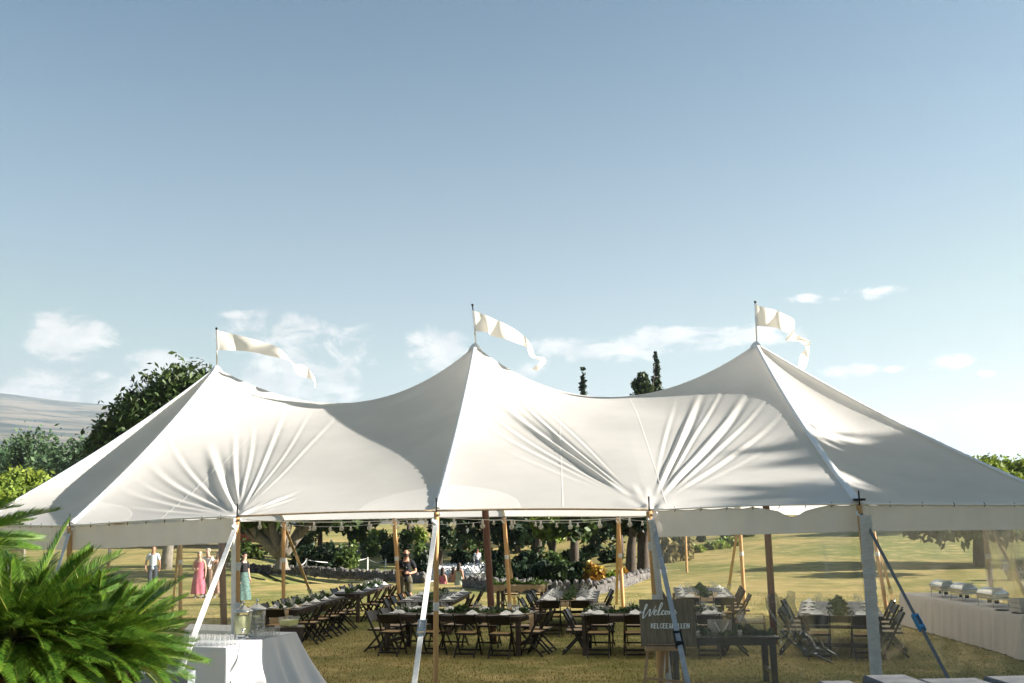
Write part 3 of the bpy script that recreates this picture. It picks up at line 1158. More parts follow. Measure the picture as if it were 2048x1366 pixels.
def make_chair():
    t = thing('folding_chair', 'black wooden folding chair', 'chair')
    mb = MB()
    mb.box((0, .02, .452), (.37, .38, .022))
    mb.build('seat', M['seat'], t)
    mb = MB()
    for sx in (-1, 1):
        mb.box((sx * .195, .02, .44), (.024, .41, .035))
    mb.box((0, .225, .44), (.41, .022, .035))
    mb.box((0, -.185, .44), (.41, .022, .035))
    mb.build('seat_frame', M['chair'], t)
    rows = []
    for i in range(9):
        x = -.20 + .40 * i / 8
        cv = -.022 * (1 - (x / .2) ** 2)
        col = []
        for z, th in ((.62, 0), (.79, 0), (.79, 1), (.62, 1), (.62, 0)):
            y0 = .20 - .44 * z / .80
            zz = z + (.012 * (1 - (x / .2) ** 2) if z > .7 else 0)
            col.append(Vector((x, y0 + cv + (.016 if th else 0), zz)))
        rows.append(col)
    MB().grid(rows).build('backrest', M['chair'], t)
    for sx in (-1, 1):
        MB().beam((sx * .222, .205, 0), (sx * .222, -.245, .815), .022, .042).build('leg', M['chair'], t)
    for sx in (-1, 1):
        MB().beam((sx * .198, -.27, 0), (sx * .198, .17, .435), .02, .036).build('leg', M['chair'], t)
    MB().beam((-.215, .145, .11), (.215, .145, .11), .035, .016, (0, 0, 1)).build('stretcher', M['chair'], t)
    MB().beam((-.19, -.205, .07), (.19, -.205, .07), .035, .016, (0, 0, 1)).build('stretcher', M['chair'], t)
    return t


chair = Proto(make_chair())
plate_me = MB().lathe([(.001, .004), (.085, .004), (.095, .008), (.138, .020), (.141, .019), (.10, .002), (.085, 0), (.001, 0)], 16).mesh('dinner_plate', M['china'], smooth=True)


def napkin_mesh(k):
    r = random.Random(k)
    rows = []
    for i in range(7):
        x = -.10 + .20 * i / 6
        row = []
        for j in range(5):
            y = -.06 + .12 * j / 4
            z = (.055 + .02 * r.random()) * (1 - abs(y) / .062) * (1 - .55 * abs(i - 3) / 3) + .022 + .006 * r.random()
            row.append(Vector((x + .01 * r.uniform(-1, 1), y, z)))
        rows.append(row)
    return MB().grid(rows).mesh('napkin', M['linen'])


nap_me = [napkin_mesh(i) for i in range(4)]
wine_me = MB().lathe([(.034, .003), (.007, .012), (.005, .05), (.005, .095), (.022, .108), (.038, .135), (.041, .160), (.036, .205)], 12).mesh('wine_glass', M['glass'], smooth=True)
goblet_me = MB().lathe([(.035, .003), (.008, .012), (.006, .04), (.007, .065), (.028, .078), (.041, .105), (.042, .13), (.038, .165)], 12).mesh('water_goblet', M['glass'], smooth=True)


def leaf_strip(name, L, wid, hgt, n, seed, size=.05):
    """many loose leaves heaped along the x axis"""
    r = np.random.default_rng(seed)
    x = (r.random(n) - .5) * L
    y = r.normal(0, .42, n) * wid * (.7 + .5 * np.sin(x * 6 + seed))
    z = .012 + hgt * r.random(n) ** 1.3 * np.maximum(.25, 1 - np.abs(y) / wid) * (.75 + .45 * np.sin(x * 9 + seed * 2))
    return leaf_quads(name, np.stack([x, y, z], 1), size, r, asp=.42)


def leaf_quads(name, C, size, r, asp=.55, outward=None):
    n = len(C)
    u = r.normal(size=(n, 3))
    if outward is not None:
        u = u * .8 + outward * .0
    u /= np.linalg.norm(u, axis=1, keepdims=True)
    w = r.normal(size=(n, 3))
    if outward is not None:
        w = w * .9 + np.cross(u, outward)
    v = w - u * (w * u).sum(1, keepdims=True)
    v /= np.linalg.norm(v, axis=1, keepdims=True) + 1e-9
    s = size * (.6 + .8 * r.random((n, 1)))
    V = np.zeros((n, 4, 3))
    V[:, 0] = C - u * s
    V[:, 1] = C + v * s * asp - u * s * .15
    V[:, 2] = C + u * s
    V[:, 3] = C - v * s * asp - u * s * .15
    return tri_mesh(name, V)


TABLES = {}


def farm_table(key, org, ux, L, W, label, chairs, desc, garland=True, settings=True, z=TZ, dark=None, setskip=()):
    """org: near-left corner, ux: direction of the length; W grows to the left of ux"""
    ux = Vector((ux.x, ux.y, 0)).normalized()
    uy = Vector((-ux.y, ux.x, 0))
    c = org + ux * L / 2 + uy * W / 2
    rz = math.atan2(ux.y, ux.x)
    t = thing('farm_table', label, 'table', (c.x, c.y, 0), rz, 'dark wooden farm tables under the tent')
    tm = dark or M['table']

    def lb(mb, name, m=tm):
        me = mb.mesh(name, m)
        return link(name, me, t)
    npl = max(3, round(W / .17))
    for i in range(npl):
        y0 = -W / 2 + W * (i + .5) / npl
        lb(MB().box((0, y0, z - .02), (L - .01 * (i % 2), W / npl - .006, .04)), 'plank')
    mb = MB()
    for sx in (-1, 1):
        mb.box((sx * (L / 2 - .10), 0, z - .085), (.03, W - .2, .09))
    for sy in (-1, 1):
        mb.box((0, sy * (W / 2 - .09), z - .085), (L - .22, .03, .09))
    lb(mb, 'apron')
    for sx in (-1, 1):
        for sy in (-1, 1):
            lb(MB().box((sx * (L / 2 - .10), sy * (W / 2 - .10), (z - .04) / 2), (.09, .09, z - .04)), 'leg')
    for sx in (-1, 1):
        lb(MB().box((sx * (L / 2 - .10), 0, .22), (.05, W - .29, .07)), 'stretcher')
    Mx = Matrix.Translation((c.x, c.y, 0)) @ Matrix.Rotation(rz, 4, 'Z')
    g = 'black folding chairs ' + desc
    k = 0
    end_on = abs(ux.y) > .6
    for side, (n, sw_) in chairs.items():
        for i in range(n):
            if (side in ('near', 'far')) == end_on:
                od = ('nearest', 'second nearest', 'third nearest', 'fourth nearest', 'farthest')[i if i < n - 1 else 4] if n > 2 else ('nearer', 'farther')[i]
            elif end_on:
                od = '' if n == 1 else ('right', 'left')[i]
            else:
                od = ('leftmost', 'second from left', 'third from left', 'rightmost')[i] if n > 2 else ('left', 'right')[i]
                if side == 'far' and n == 2:
                    od = ('left', 'right')[i]
            seat = (od + ' seat, ' + sw_ + ', ' + desc).strip()
            jx, jr = random.uniform(-.045, .045), random.uniform(-.13, .13)
            f = (i + .5) / n
            if side == 'near':
                p, a = Vector((-L / 2 + L * f + jx, -W / 2 - .12 + jx, 0)), 0
            elif side == 'far':
                p, a = Vector((-L / 2 + L * f + jx, W / 2 + .12 + jx, 0)), pi
            elif side == 'left':
                p, a = Vector((-L / 2 - .14 + jx, -W / 2 + W * f + jx, 0)), -pi / 2
            else:
                p, a = Vector((L / 2 + .14 + jx, -W / 2 + W * f + jx, 0)), pi / 2
            lab = (od + ' black folding chair, ' + sw_ + ', ' + desc.replace('on the', 'at the', 1)).strip()
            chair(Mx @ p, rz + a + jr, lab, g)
            if not settings or (side, i) in setskip:
                continue
            q = Vector((0, 0, z))
            if side in ('near', 'far'):
                s = -1 if side == 'near' else 1
                q.x, q.y = p.x, s * (W / 2 - .19)
                d = Vector((0, -s, 0))
            else:
                s = -1 if side == 'left' else 1
                q.x, q.y = s * (L / 2 - .19), p.y
                d = Vector((-s, 0, 0))
            lat = Vector((-d.y, d.x, 0))
            pl = link('dinner_plate', plate_me, None, Mx @ q)
            tag(pl, 'white plate, ' + seat, 'plate', 'white plates ' + desc)
            nk = link('napkin', nap_me[k % 4], None, Mx @ (q + Vector((0, 0, .004))))
            nk.rotation_euler = (0, 0, rz + random.uniform(-.5, .5) + (pi / 2 if side in ('left', 'right') else 0))
            tag(nk, 'folded napkin, ' + seat, 'napkin', 'folded napkins ' + desc)
            for me, dl, dd in ((wine_me, .10, .20), (goblet_me, .17, .13)):
                gg = link(me.name.split('.')[0], me, None, Mx @ (q + d * (dd + random.uniform(-.02, .02)) - lat * (dl + random.uniform(-.02, .02))))
                nm = 'tall wine glass, ' if me is wine_me else 'round goblet, '
                tag(gg, nm + seat, 'glass', ('wine glasses ' if me is wine_me else 'water goblets ') + desc)
            k += 1
    if garland:
        me = leaf_strip('leaf_garland', L - .1, .13 if W < 1 else .17, .13, int(420 * L), len(desc) + int(L * 10), .045)
        me.materials.append(M['garland'])
        gl = link('leaf_garland', me, None, (c.x, c.y, z))
        gl.rotation_euler = (0, 0, rz)
        tag(gl, 'green leaf garland lying ' + desc, 'garland', 'leaf garlands on the tables')
    TABLES[key] = (t, Mx, L, W)
    return t, Mx


def NRFR(nr, fr, W, z=TZ):
    a, b = gp(*nr, z), gp(*fr, z)
    d = b - a
    a.z = 0
    return a, d, d.length, W


# T1, T2: two narrow tables in a line at the left
a, d, L, W = NRFR((597, 1219), (690, 1193), .85)
farm_table('T1', a, d, L, W, 'long dark farm table at the left just behind the drinks dispensers',
           {'near': (5, 'right side'), 'far': (5, 'lawn side'), 'left': (1, 'near end')}, 'on the table behind the dispensers')
a, d, L, W = NRFR((722, 1187), (787, 1168), .85)
farm_table('T2', a, d, L, W, 'dark farm table further back at the left, ending beside the man filming',
           {'near': (4, 'right side'), 'far': (4, 'lawn side')}, 'on the table by the filming man')
a, d, L, W = NRFR((906, 1203), (944, 1183), 1.35)
farm_table('T3', a, d, L, W, 'dark farm table behind the front middle table, running back from the strapped pole',
           {'near': (4, 'right side'), 'far': (4, 'left side')}, 'on the middle back table')
fl, fr = gp(762, 1229, TZ), gp(1043, 1233, TZ)
fl.z = fr.z = 0
farm_table('T5', fl, fr - fl, (fr - fl).length, 1.30, 'front middle farm table behind the white ratchet strap, long side with four chair backs',
           {'near': (4, 'near side'), 'far': (4, 'far side'), 'left': (2, 'left end'), 'right': (2, 'right end')}, 'on the front middle table')
a, d, L, W = NRFR((1195, 1202), (1200, 1181), 1.42)
farm_table('T7', a, d, L, W, 'dark farm table end-on right of the brown centre pole, two chairs at its near end',
           {'near': (4, 'right side'), 'far': (5, 'left side'), 'left': (2, 'near end')}, 'on the end-on table by brown pole')
fl, fr = gp(1157, 1231, TZ), gp(1452, 1231, TZ)
fl.z = fr.z = 0
farm_table('T8', fl, fr - fl, (fr - fl).length, 1.30, 'front right farm table running behind the welcome sign',
           {'near': (4, 'near side'), 'far': (4, 'far side'), 'left': (2, 'left end'), 'right': (2, 'right end')}, 'on the table behind the sign')
a, d, L, W = NRFR((1473, 1196), (1450, 1174), 1.40)
farm_table('T9', a, d, L, W, 'dark farm table seen through clear vinyl above the welcome sign',
           {'near': (4, 'right side'), 'far': (4, 'left side'), 'left': (2, 'near end')}, 'on the table seen above the sign')
a, d, L, W = NRFR((1769, 1233), (1750, 1203), 1.55)
farm_table('T10', a, d, L, W, 'dark farm table seen through clear vinyl left of the zipped strip and buffet',
           {'near': (4, 'right side'), 'far': (4, 'left side'), 'left': (2, 'near end')}, 'on the table left of the buffet')
# T6: couple's table at the back
fl, fr = gp(988, 1170, TZ), gp(1089, 1170, TZ)
fl.z = fr.z = 0
t6, m6 = farm_table('T6', fl, fr - fl, (fr - fl).length, .76, 'small table with burlap swag and thick garland at the back edge of the tent', {
    'far': (2, 'far side')}, 'on the small burlap-draped table', garland=False)


def put_mesh(name, me, Mx, loc, rz, label, cat, group=None, m=None):
    if m:
        me.materials.append(m)
    o = link(name, me, None, Mx @ Vector(loc))
    o.rotation_euler = (0, 0, rz + math.atan2(Mx[1][0], Mx[0][0]))
    return tag(o, label, cat, group)


L6 = TABLES['T6'][2]
put_mesh('leaf_garland', leaf_strip('leaf_garland', L6 + .1, .16, .16, 900, 5, .05), m6, (0, -.25, TZ), 0, 'bushy leaf garland on the front edge of the small burlap-draped table', 'garland', 'leaf garlands on the tables', LEAFS['mid'])
rows = []
for i in range(41):
    x = (i / 40 - .5) * (L6 + .04)
    sw = .10 + .10 * abs(cos(x / L6 * 2 * pi)) + .02 * sin(x * 23)
    y = -.38 - .012 - .012 * sin(x * 30)
    rows.append([Vector((x, -.20, .005)), Vector((x, -.385, .006)), Vector((x, y - .01, -.03)), Vector((x, y, -sw))])
put_mesh('table_runner', MB().grid(rows).mesh('table_runner', M['burlap'], smooth=True), m6, (0, 0, TZ), 0, 'burlap cloth swagged over the front of the small back table', 'table runner', 'cloth runners')
# runners hanging over table ends


def runner(key, end, label, w=.42, drop=.5, m='runner'):
    t, Mx, L, W = TABLES[key]
    s = -1 if end == 'left' else 1
    rows = []
    for i in range(26):
        f = i / 25 * (L * .45 + drop)
        if f < L * .45:
            x, z = s * (L * .05 + f), .006
        else:
            x, z = s * (L / 2 + .012), .006 - (f - L * .45)
        rows.append([Vector((x + (.012 * s * sin(j * 1.7 + i * .3) if z < 0 else 0), -w / 2 + w * j / 10, z + (.003 if z > 0 else 0))) for j in range(11)])
    put_mesh('table_runner', MB().grid(rows).mesh('table_runner', M[m], smooth=True), Mx, (0, 0, TZ), 0, label, 'table runner', 'cloth runners')


runner('T1', 'left', 'striped tan runner hanging over the near end of the left table', .42, .48)
runner('T5', 'right', 'tan gauze runner hanging over the right end of the front middle table', .36, .3)
runner('T7', 'left', 'tan gauze runner on the end-on table right of the brown centre pole', .34, .12)
runner('T9', 'left', 'tan gauze runner over the table seen above the welcome sign', .7, .08)

# ------------------------------------------------------------------ cloth-covered tables


def drape(cors, z, z1, flare=.10, nf=26, amp=.03, seed=1, billow=None, rad=.05, rows=18):
    """cloth over a table: top and folded skirt; corners in order, seen from above counter-clockwise"""
    r = random.Random(seed)
    pts = []
    C = [Vector((c[0], c[1], 0)) for c in cors]
    for i in range(4):
        a, b = C[i], C[(i + 1) % 4]
        d = (b - a)
        n = Vector((d.y, -d.x, 0)).normalized()
        m = max(4, int(d.length / .035))
        for j in range(m):
            s = j / m
            pts.append((a.lerp(b, s), n, s))
        nxt = C[(i + 2) % 4] - b
        n2 = Vector((nxt.y, -nxt.x, 0)).normalized()
        for j in range(8):
            f = j / 8
            pts.append((b.copy(), (n * (1 - f) + n2 * f).normalized(), 1.0))
    tot = len(pts)
    ph = [r.random() * 6 for _ in range(4)]
    grid = []
    for k, (p, n, s) in enumerate(pts):
        q = 2 * pi * k / tot
        col = []
        for j in range(rows + 1):
            v = j / rows
            f = amp * v ** .8 * (sin(nf * q + ph[0] + .5 * sin(5 * q + ph[1])) + .5 * sin(nf * 1.7 * q + ph[2]))
            off = .004 + flare * v ** 1.25 + f
            if billow:
                off += billow(p, n, v)
            rr = .012 * (1 - math.exp(-v * 30))
            col.append(p + n * (off + rr) + Vector((0, 0, z - (z - z1) * v - (0 if j else 0))))
        grid.append(col)
    mb = MB().grid(grid, closed=True)
    o = len(mb.V)
    top = [Vector((p.x, p.y, z + .004)) + n * .006 for p, n, s in pts]
    mb.add(top, [tuple(range(tot))])
    # close the small lip between top and skirt
    vs = [Vector(g[0]) for g in grid]
    mb.add(vs + top, [(i, (i + 1) % tot, tot + (i + 1) % tot, tot + i) for i in range(tot)])
    return mb


def plain_table(name, label, cors, z, group=None):
    C = [Vector((c[0], c[1], 0)) for c in cors]
    c = sum(C, Vector()) / 4
    t = thing(name, label, 'table', c, 0, group)
    mb = MB()
    ins = [p.lerp(c, .03) for p in C]
    mb.add([p + Vector((0, 0, z - .03)) for p in ins] + [p + Vector((0, 0, z - .003)) for p in ins], [(3, 2, 1, 0), (4, 5, 6, 7), (0, 1, 5, 4), (1, 2, 6, 5), (2, 3, 7, 6), (3, 0, 4, 7)])
    mb.build('tabletop', M['fence'], t)
    for p in C:
        q = p.lerp(c, .12)
        MB().tube([q, q + Vector((0, 0, z - .03))], .018, 8).build('leg', M['steel'], t)
    return t


# drinks table at the lower left, its long side turned to the right
DZ = 1.0
nr, fr = gp(452, 1296, DZ), gp(592, 1265, DZ)
dv = (fr - nr)
dv.z = 0
dn = Vector((-dv.y, dv.x, 0)).normalized()
nl, fl = nr + dn * .80, fr + dn * .80
cors = [nl, nr, fr, fl]
plain_table('drinks_table', 'tall drinks table under a white cloth beside the cycad', cors, DZ)


def blow(p, n, v):
    k = max(0, n.x) * v ** 1.4
    t = (p - nr).dot(dv.normalized()) / dv.length
    return k * (.04 + .30 * max(0, t) ** 2) + .05 * max(0, -n.y) * v


o = drape(cors, DZ + .002, .04, .22, 15, .06, 4, blow, rows=28).build('tablecloth', M['cloth'], smooth=True, loc=(0, 0, 0))
tag(o, 'white cloth billowing over the drinks table at the lower left', 'tablecloth')
ux_, uy_ = dv.normalized(), dn


def dpos(a, b, z=DZ + .008):       # a along the long side from the near end, b inwards from the right side
    p = nr + ux_ * a + uy_ * b
    return Vector((p.x, p.y, z))


def dispenser(loc, label, liquid, level):
    t = thing('drinks_dispenser', label, 'drink dispenser', loc, .3, 'drinks dispensers on the drinks table')
    r = .125
    link('stand', MB().lathe([(.001, 0), (.10, 0), (.11, .012), (.085, .03), (.07, .05), (.10, .06), (.001, .062)], 18).mesh('stand', M['steel'], smooth=True), t)
    link('jar', MB().lathe([(.001, .064), (r - .012, .066), (r, .08), (r, .36), (r - .008, .37), (r - .008, .36), (r - .010, .084), (.001, .074)], 22).mesh('jar', M['jar'], smooth=True), t)
    link('drink', MB().lathe([(.001, .078), (r - .014, .078), (r - .013, level), (.001, level)], 20).mesh('drink', liquid, smooth=True), t)
    for a in range(5):
        q = a * 1.3
        rot = Euler((1.2, q, q * 2)).to_matrix()
        c = Vector((.085 * cos(q), .085 * sin(q), level - .015 - .01 * (a % 2)))
        mb = MB()
        n = 12
        vs = [c + rot @ Vector((.034 * cos(2 * pi * i / n), .034 * sin(2 * pi * i / n), h)) for h in (-.004, .004) for i in range(n)]
        mb.add(vs, [tuple(range(n - 1, -1, -1)), tuple(range(n, 2 * n))] + [(i, (i + 1) % n, n + (i + 1) % n, n + i) for i in range(n)])
        link('lemon_slice', mb.mesh('lemon_slice', M['slice']), t)
    lid = link('lid', MB().lathe([(r + .012, .368), (r + .014, .376), (r + .004, .390), (.09, .405), (.05, .43), (.022, .45), (.001, .455)], 22).mesh('lid', M['steel'], smooth=True), t)
    link('knob', MB().lathe([(.012, .45), (.010, .465), (.024, .482), (.020, .50), (.008, .515), (.001, .522)], 14).mesh('knob', M['steel'], smooth=True), lid)
    mb = MB().tube([(0, -r + .005, .115), (0, -r - .05, .115)], .014, 10)
    mb.tube([(0, -r - .04, .13), (0, -r - .045, .085)], .013, 10)
    mb.tube([(-.03, -r - .035, .145), (.03, -r - .035, .145)], .009, 8)
    link('spigot', mb.mesh('spigot', M['steel'], smooth=True), t)
    return t


dispenser(gp(484, 1278, DZ + .006), 'lidded glass dispenser of cloudy lemonade, the left and nearer one', M['lemon'], .315)
dispenser(gp(512, 1272, DZ + .006), 'lidded glass dispenser of clear water with lemon slices, the right and farther one', M['water'], .34)
tumbler_me = MB().lathe([(.001, .006), (.032, .004), (.034, .02), (.038, .125)], 14).mesh('tumbler', M['tumbler'], smooth=True)
for i in range(7):
    for j in range(4):
        o = link('tumbler', tumbler_me, None, dpos(.10 + .085 * j + .01 * sin(i * 3), .10 + .088 * i + .008 * cos(j * 5 + i)))
        tag(o, 'clear tumbler, %s row, %s from the right, near block on the drinks table' % (OD[i], OD[j]), 'tumbler', 'tumblers in the near block on the drinks table')
for i in range(2):
    for j in range(6):
        o = link('tumbler', tumbler_me, None, dpos(.94 + .095 * j, .05 + .085 * i))
        tag(o, 'clear tumbler, %s row, %s from the near end, block right of the dispensers' % (OD[i], OD[j]), 'tumbler', 'tumblers in the right block on the drinks table')
# dark crate with a glass bowl of lemons behind the drinks table
cb = gp(568, 1262, .86)
cb.y += .35
t = thing('ice_crate', 'dark square crate stand at the far right of the drinks table', 'crate', (cb.x, cb.y, 0), .25)
link('crate_box', MB().box((0, 0, .80), (.46, .42, .20)).mesh('crate_box', M['table']), t)
for sx in (-1, 1):
    for sy in (-1, 1):
        link('leg', MB().box((sx * .19, sy * .17, .35), (.05, .05, .70)).mesh('leg', M['table']), t)
t = thing('glass_bowl', 'square glass bowl of lemon drink on the dark crate', 'bowl', (cb.x, cb.y, .905), .25)
link('bowl_wall', MB().lathe([(.001, 0), (.15, 0), (.18, .15), (.172, .15), (.145, .01), (.001, .01)], 4).mesh('bowl_wall', M['glass']), t)
link('drink', MB().lathe([(.001, .014), (.142, .014), (.162, .10), (.001, .10)], 4).mesh('drink', M['lemon']), t)

# cloth-covered side table behind the left vinyl wall with basket and vases
sc = [at(372, 1220, 17.0), at(474, 1220, 16.6), at(482, 1215, 17.6), at(382, 1215, 18.0)]
sc = [Vector((p.x, p.y, 0)) for p in sc]
plain_table('side_table', 'cloth-topped side table behind the left vinyl wall', sc, .88)
o = drape(sc, .885, .62, .05, 11, .02, 8).build('tablecloth', M['cloth'], smooth=True, loc=(0, 0, 0))
tag(o, 'short white cloth on the side table behind the left vinyl', 'tablecloth')
mid = sum(sc, Vector()) / 4
t = thing('wicker_basket', 'brown wicker basket under the side table behind the left vinyl', 'basket', (mid.x, mid.y - .1, 0), .1)
rows = []
for i in range(33):
    a = 2 * pi * i / 32
    rr = 1 / (abs(cos(a)) ** 4 + abs(sin(a)) ** 4) ** .25
    rows.append([Vector((cos(a) * rr * (.30 + .05 * v), sin(a) * rr * (.17 + .04 * v), .02 + .42 * v)) + Vector((cos(a), sin(a), 0)) * (.008 if (i + k) % 2 else -.008) for k, v in enumerate(np.linspace(0, 1, 13))])
link('woven_side', MB().grid(rows).mesh('woven_side', M['wicker']), t)
link('basket_floor', MB().box((0, 0, .03), (.56, .32, .03)).mesh('basket_floor', M['wicker']), t)
for px, lab in ((396, 'small green glass jar with flowers on the side table, left'), (417, 'squat pale jar with stems on the side table, right')):
    p = gp(px, 1207, .89)
    t = thing('flower_jar', lab, 'jar', (p.x, 17.3, .89), 0, 'flower jars on the side table')
    link('jar', MB().lathe([(.001, 0), (.055, 0), (.06, .10), (.045, .14), (.05, .155)], 14).mesh('jar', M['glass'], smooth=True), t)
    rr = np.random.default_rng(px)
    C = rr.normal(size=(70, 3)) * (.05, .05, .06) + (0, 0, .22)
    me = leaf_quads('blossom', C, .03, rr)
    me.materials.append(M['garland'])
    link('foliage', me, t)

# buffet table along the right
q = [Vector((9.15, 18.6, 0)), Vector((10.05, 18.35, 0)), Vector((10.25, 24.7, 0)), Vector((9.33, 24.9, 0))]
plain_table('buffet_table', 'long buffet table under a pale cloth behind the right vinyl', q, TZ)
M['buffetcloth'] = mat('blush_tablecloth', (.70, .64, .61), .85, bump=.06, bscale=120, trans=.08)
o = drape(q, TZ + .002, .02, .05, 44, .02, 3, lambda p, n, v: .10 * v * math.exp(-((p - q[0]).length / .5) ** 2), rows=16).build('tablecloth', M['buffetcloth'], smooth=True, loc=(0, 0, 0))
tag(o, 'pale floor-length cloth on the long buffet table', 'tablecloth')


def chafing(loc, rz, label):
    t = thing('chafing_dish', label, 'chafing dish', loc, rz, 'steel chafing dishes on the buffet')
    mb = MB()
    for sx in (-1, 1):
        for sy in (-1, 1):
            mb.tube([(sx * .30, sy * .16, 0), (sx * .28, sy * .15, .19)], .010, 6)
    mb.tube([(-.30, -.17, .19), (.30, -.17, .19), (.30, .17, .19), (-.30, .17, .19), (-.30, -.17, .19)], .010, 6)
    mb.tube([(-.29, -.15, .06), (.29, -.15, .06)], .006, 6)
    mb.tube([(-.29, .15, .06), (.29, .15, .06)], .006, 6)
    link('stand', mb.mesh('stand', M['steel'], smooth=True), t)
    link('pan', MB().box((0, 0, .195), (.58, .34, .09)).box((0, 0, .244), (.64, .39, .012)).mesh('pan', M['steel']), t)
    rows = []
    for i in range(13):
        a = pi * i / 12
        rows.append([Vector((x, -cos(a) * .185, .252 + sin(a) * .125 * e)) for x, e in ((-.31, .05), (-.295, .75), (-.24, 1), (.24, 1), (.295, .75), (.31, .05))])
    lid = link('lid', MB().grid(rows).mesh('lid', M['steel'], smooth=True), t)
    link('handle', MB().tube([(-.07, -.14, .34), (-.07, -.19, .37), (.07, -.19, .37), (.07, -.14, .34)], .009, 6).mesh('handle', M['steel'], smooth=True), lid)
    for sx in (-.14, .14):
        link('burner', MB().lathe([(.001, 0), (.042, 0), (.042, .06), (.03, .065), (.001, .065)], 12, (sx, 0, .065)).mesh('burner', M['black'], smooth=True), t)
    return t


chafing(Vector((9.72, 23.3, TZ + .006)), pi / 2, 'steel chafing dish at the far end of the buffet')
chafing(Vector((9.70, 22.2, TZ + .006)), pi / 2, 'steel chafing dish in the middle of the three on the buffet')
chafing(Vector((9.62, 20.7, TZ + .006)), pi / 2 + .05, 'steel chafing dish nearest the white crates on the buffet')


def crate(loc, rz, label):
    t = thing('wooden_crate', label, 'crate', loc, rz, 'whitewashed crates on the buffet')
    Lc, Wc, Hc = .46, .32, .26
    for z in (.045, .13, .215):
        for sy in (-1, 1):
            link('slat', MB().box((0, sy * Wc / 2, z), (Lc, .012, .072)).mesh('slat', M['crate']), t)
        for sx in (-1, 1):
            link('slat', MB().box((sx * (Lc / 2 - .008), 0, z), (.012, Wc - .014, .072)).mesh('slat', M['crate']), t)
    for sx in (-1, 1):
        for sy in (-1, 1):
            link('corner_post', MB().box((sx * (Lc / 2 - .032), sy * (Wc / 2 - .024), Hc / 2), (.03, .03, Hc - .01)).mesh('corner_post', M['crate']), t)
    link('crate_floor', MB().box((0, 0, .012), (Lc - .05, Wc - .05, .012)).mesh('crate_floor', M['crate']), t)
    return t


crate(Vector((9.60, 19.35, TZ + .006)), .15, 'larger whitewashed slatted crate next to the chafing dishes')
crate(Vector((9.72, 18.72, TZ + .006)), -.1, 'nearer whitewashed slatted crate at the near end of the buffet')
for (x, y, lab) in ((9.34, 19.75, 'dark serving plate on the buffet beside the nearest chafing dish'), (9.36, 19.15, 'dark serving plate at the front edge of the buffet by the crates')):
    o = link('serving_plate', MB().lathe([(.001, .003), (.10, .003), (.14, .018), (.10, 0), (.001, 0)], 18).mesh('serving_plate', M['table'], smooth=True), None, (x, y, TZ + .007))
    tag(o, lab, 'plate', 'dark serving plates on the buffet')

# gift table just inside the right vinyl wall
fl, fr = gp(1338, 1276, TZ), gp(1560, 1274, TZ)
fl.z = fr.z = 0
M['tablenavy'] = mat('black_table', (.012, .012, .014), .3, col2=(.024, .024, .028), scale=8, stretch=(.6, 6, 3), spec=.5)
farm_table('T11', fl, fr - fl, (fr - fl).length, .85, 'black gift table just inside the vinyl right of the welcome sign', {}, 'on the black gift table', garland=False, settings=False, dark=M['tablenavy'])
mg = TABLES['T11'][1]
put_mesh('leaf_garland', leaf_strip('leaf_garland', 1.55, .16, .14, 700, 9, .05), mg, (.05, -.06, TZ), 0, 'blue-green leaf garland along the black gift table', 'garland', 'leaf garlands on the tables', LEAFS['blue'])


def loc_on(px, Y, z):
    p = gx(px, Y, z)
    return Vector((p.x, Y, z))


Yg = fl.y + .40
t = thing('card_box', 'weathered open wooden card box on the black gift table', 'box', loc_on(1440, Yg, TZ + .004), .05)
link('box_front', MB().box((0, -.12, .11), (.32, .014, .21)).mesh('box_front', M['fence']), t)
link('box_back', MB().box((0, .12, .11), (.32, .014, .21)).mesh('box_back', M['fence']), t)
for sx in (-1, 1):
    link('box_end', MB().box((sx * .16, 0, .11), (.014, .225, .21)).mesh('box_end', M['fence']), t)
    link('brace', MB().beam((sx * .006, -.134, .012), (sx * .11, -.134, .20), .022, .012, (1, 0, 0)).mesh('brace', M['crate']), t)
link('box_floor', MB().box((0, 0, .012), (.30, .22, .014)).mesh('box_floor', M['fence']), t)
t = thing('glass_terrarium', 'gold-edged glass house terrarium on the black gift table', 'terrarium', loc_on(1502, Yg + .02, TZ + .004), -.12)
w, dp, h, hr = .22, .12, .17, .30
base = [(-w, -dp, 0), (w, -dp, 0), (w, dp, 0), (-w, dp, 0)]
top_ = [(-w, -dp, h), (w, -dp, h), (w, dp, h), (-w, dp, h)]
rid = [(-w, 0, hr), (w, 0, hr)]
mb = MB()
for i in range(4):
    j = (i + 1) % 4
    for a, b in ((base[i], base[j]), (base[i], top_[i]), (top_[i], top_[j])):
        mb.tube([a, b], .006, 6)
for a, b in ((top_[0], rid[0]), (top_[3], rid[0]), (top_[1], rid[1]), (top_[2], rid[1]), (rid[0], rid[1])):
    mb.tube([a, b], .006, 6)
M['brass'] = mat('aged_brass', (.20, .13, .05), .35, metal=.9)
link('brass_frame', mb.mesh('brass_frame', M['brass'], smooth=True), t)
for f in ([base[0], base[1], top_[1], top_[0]], [base[1], base[2], top_[2], top_[1]], [base[2], base[3], top_[3], top_[2]], [base[3], base[0], top_[0], top_[3]], [top_[0], top_[1], rid[1], rid[0]], [top_[2], top_[3], rid[0], rid[1]]):
    link('pane', MB().add(f, [(0, 1, 2, 3)]).mesh('pane', M['glass']), t)
for px in (1395, 1480):
    o = link('candle_holder', MB().lathe([(.001, 0), (.035, 0), (.04, .08), (.036, .08), (.032, .01), (.001, .01)], 12).mesh('candle_holder', M['glass'], smooth=True), None, loc_on(px, Yg - .22, TZ + .004))
    tag(o, 'small clear candle glass on the black gift table, %s' % ('nearest the welcome sign' if px == 1395 else 'right of the card box'), 'candle holder', 'candle glasses on the gift table')

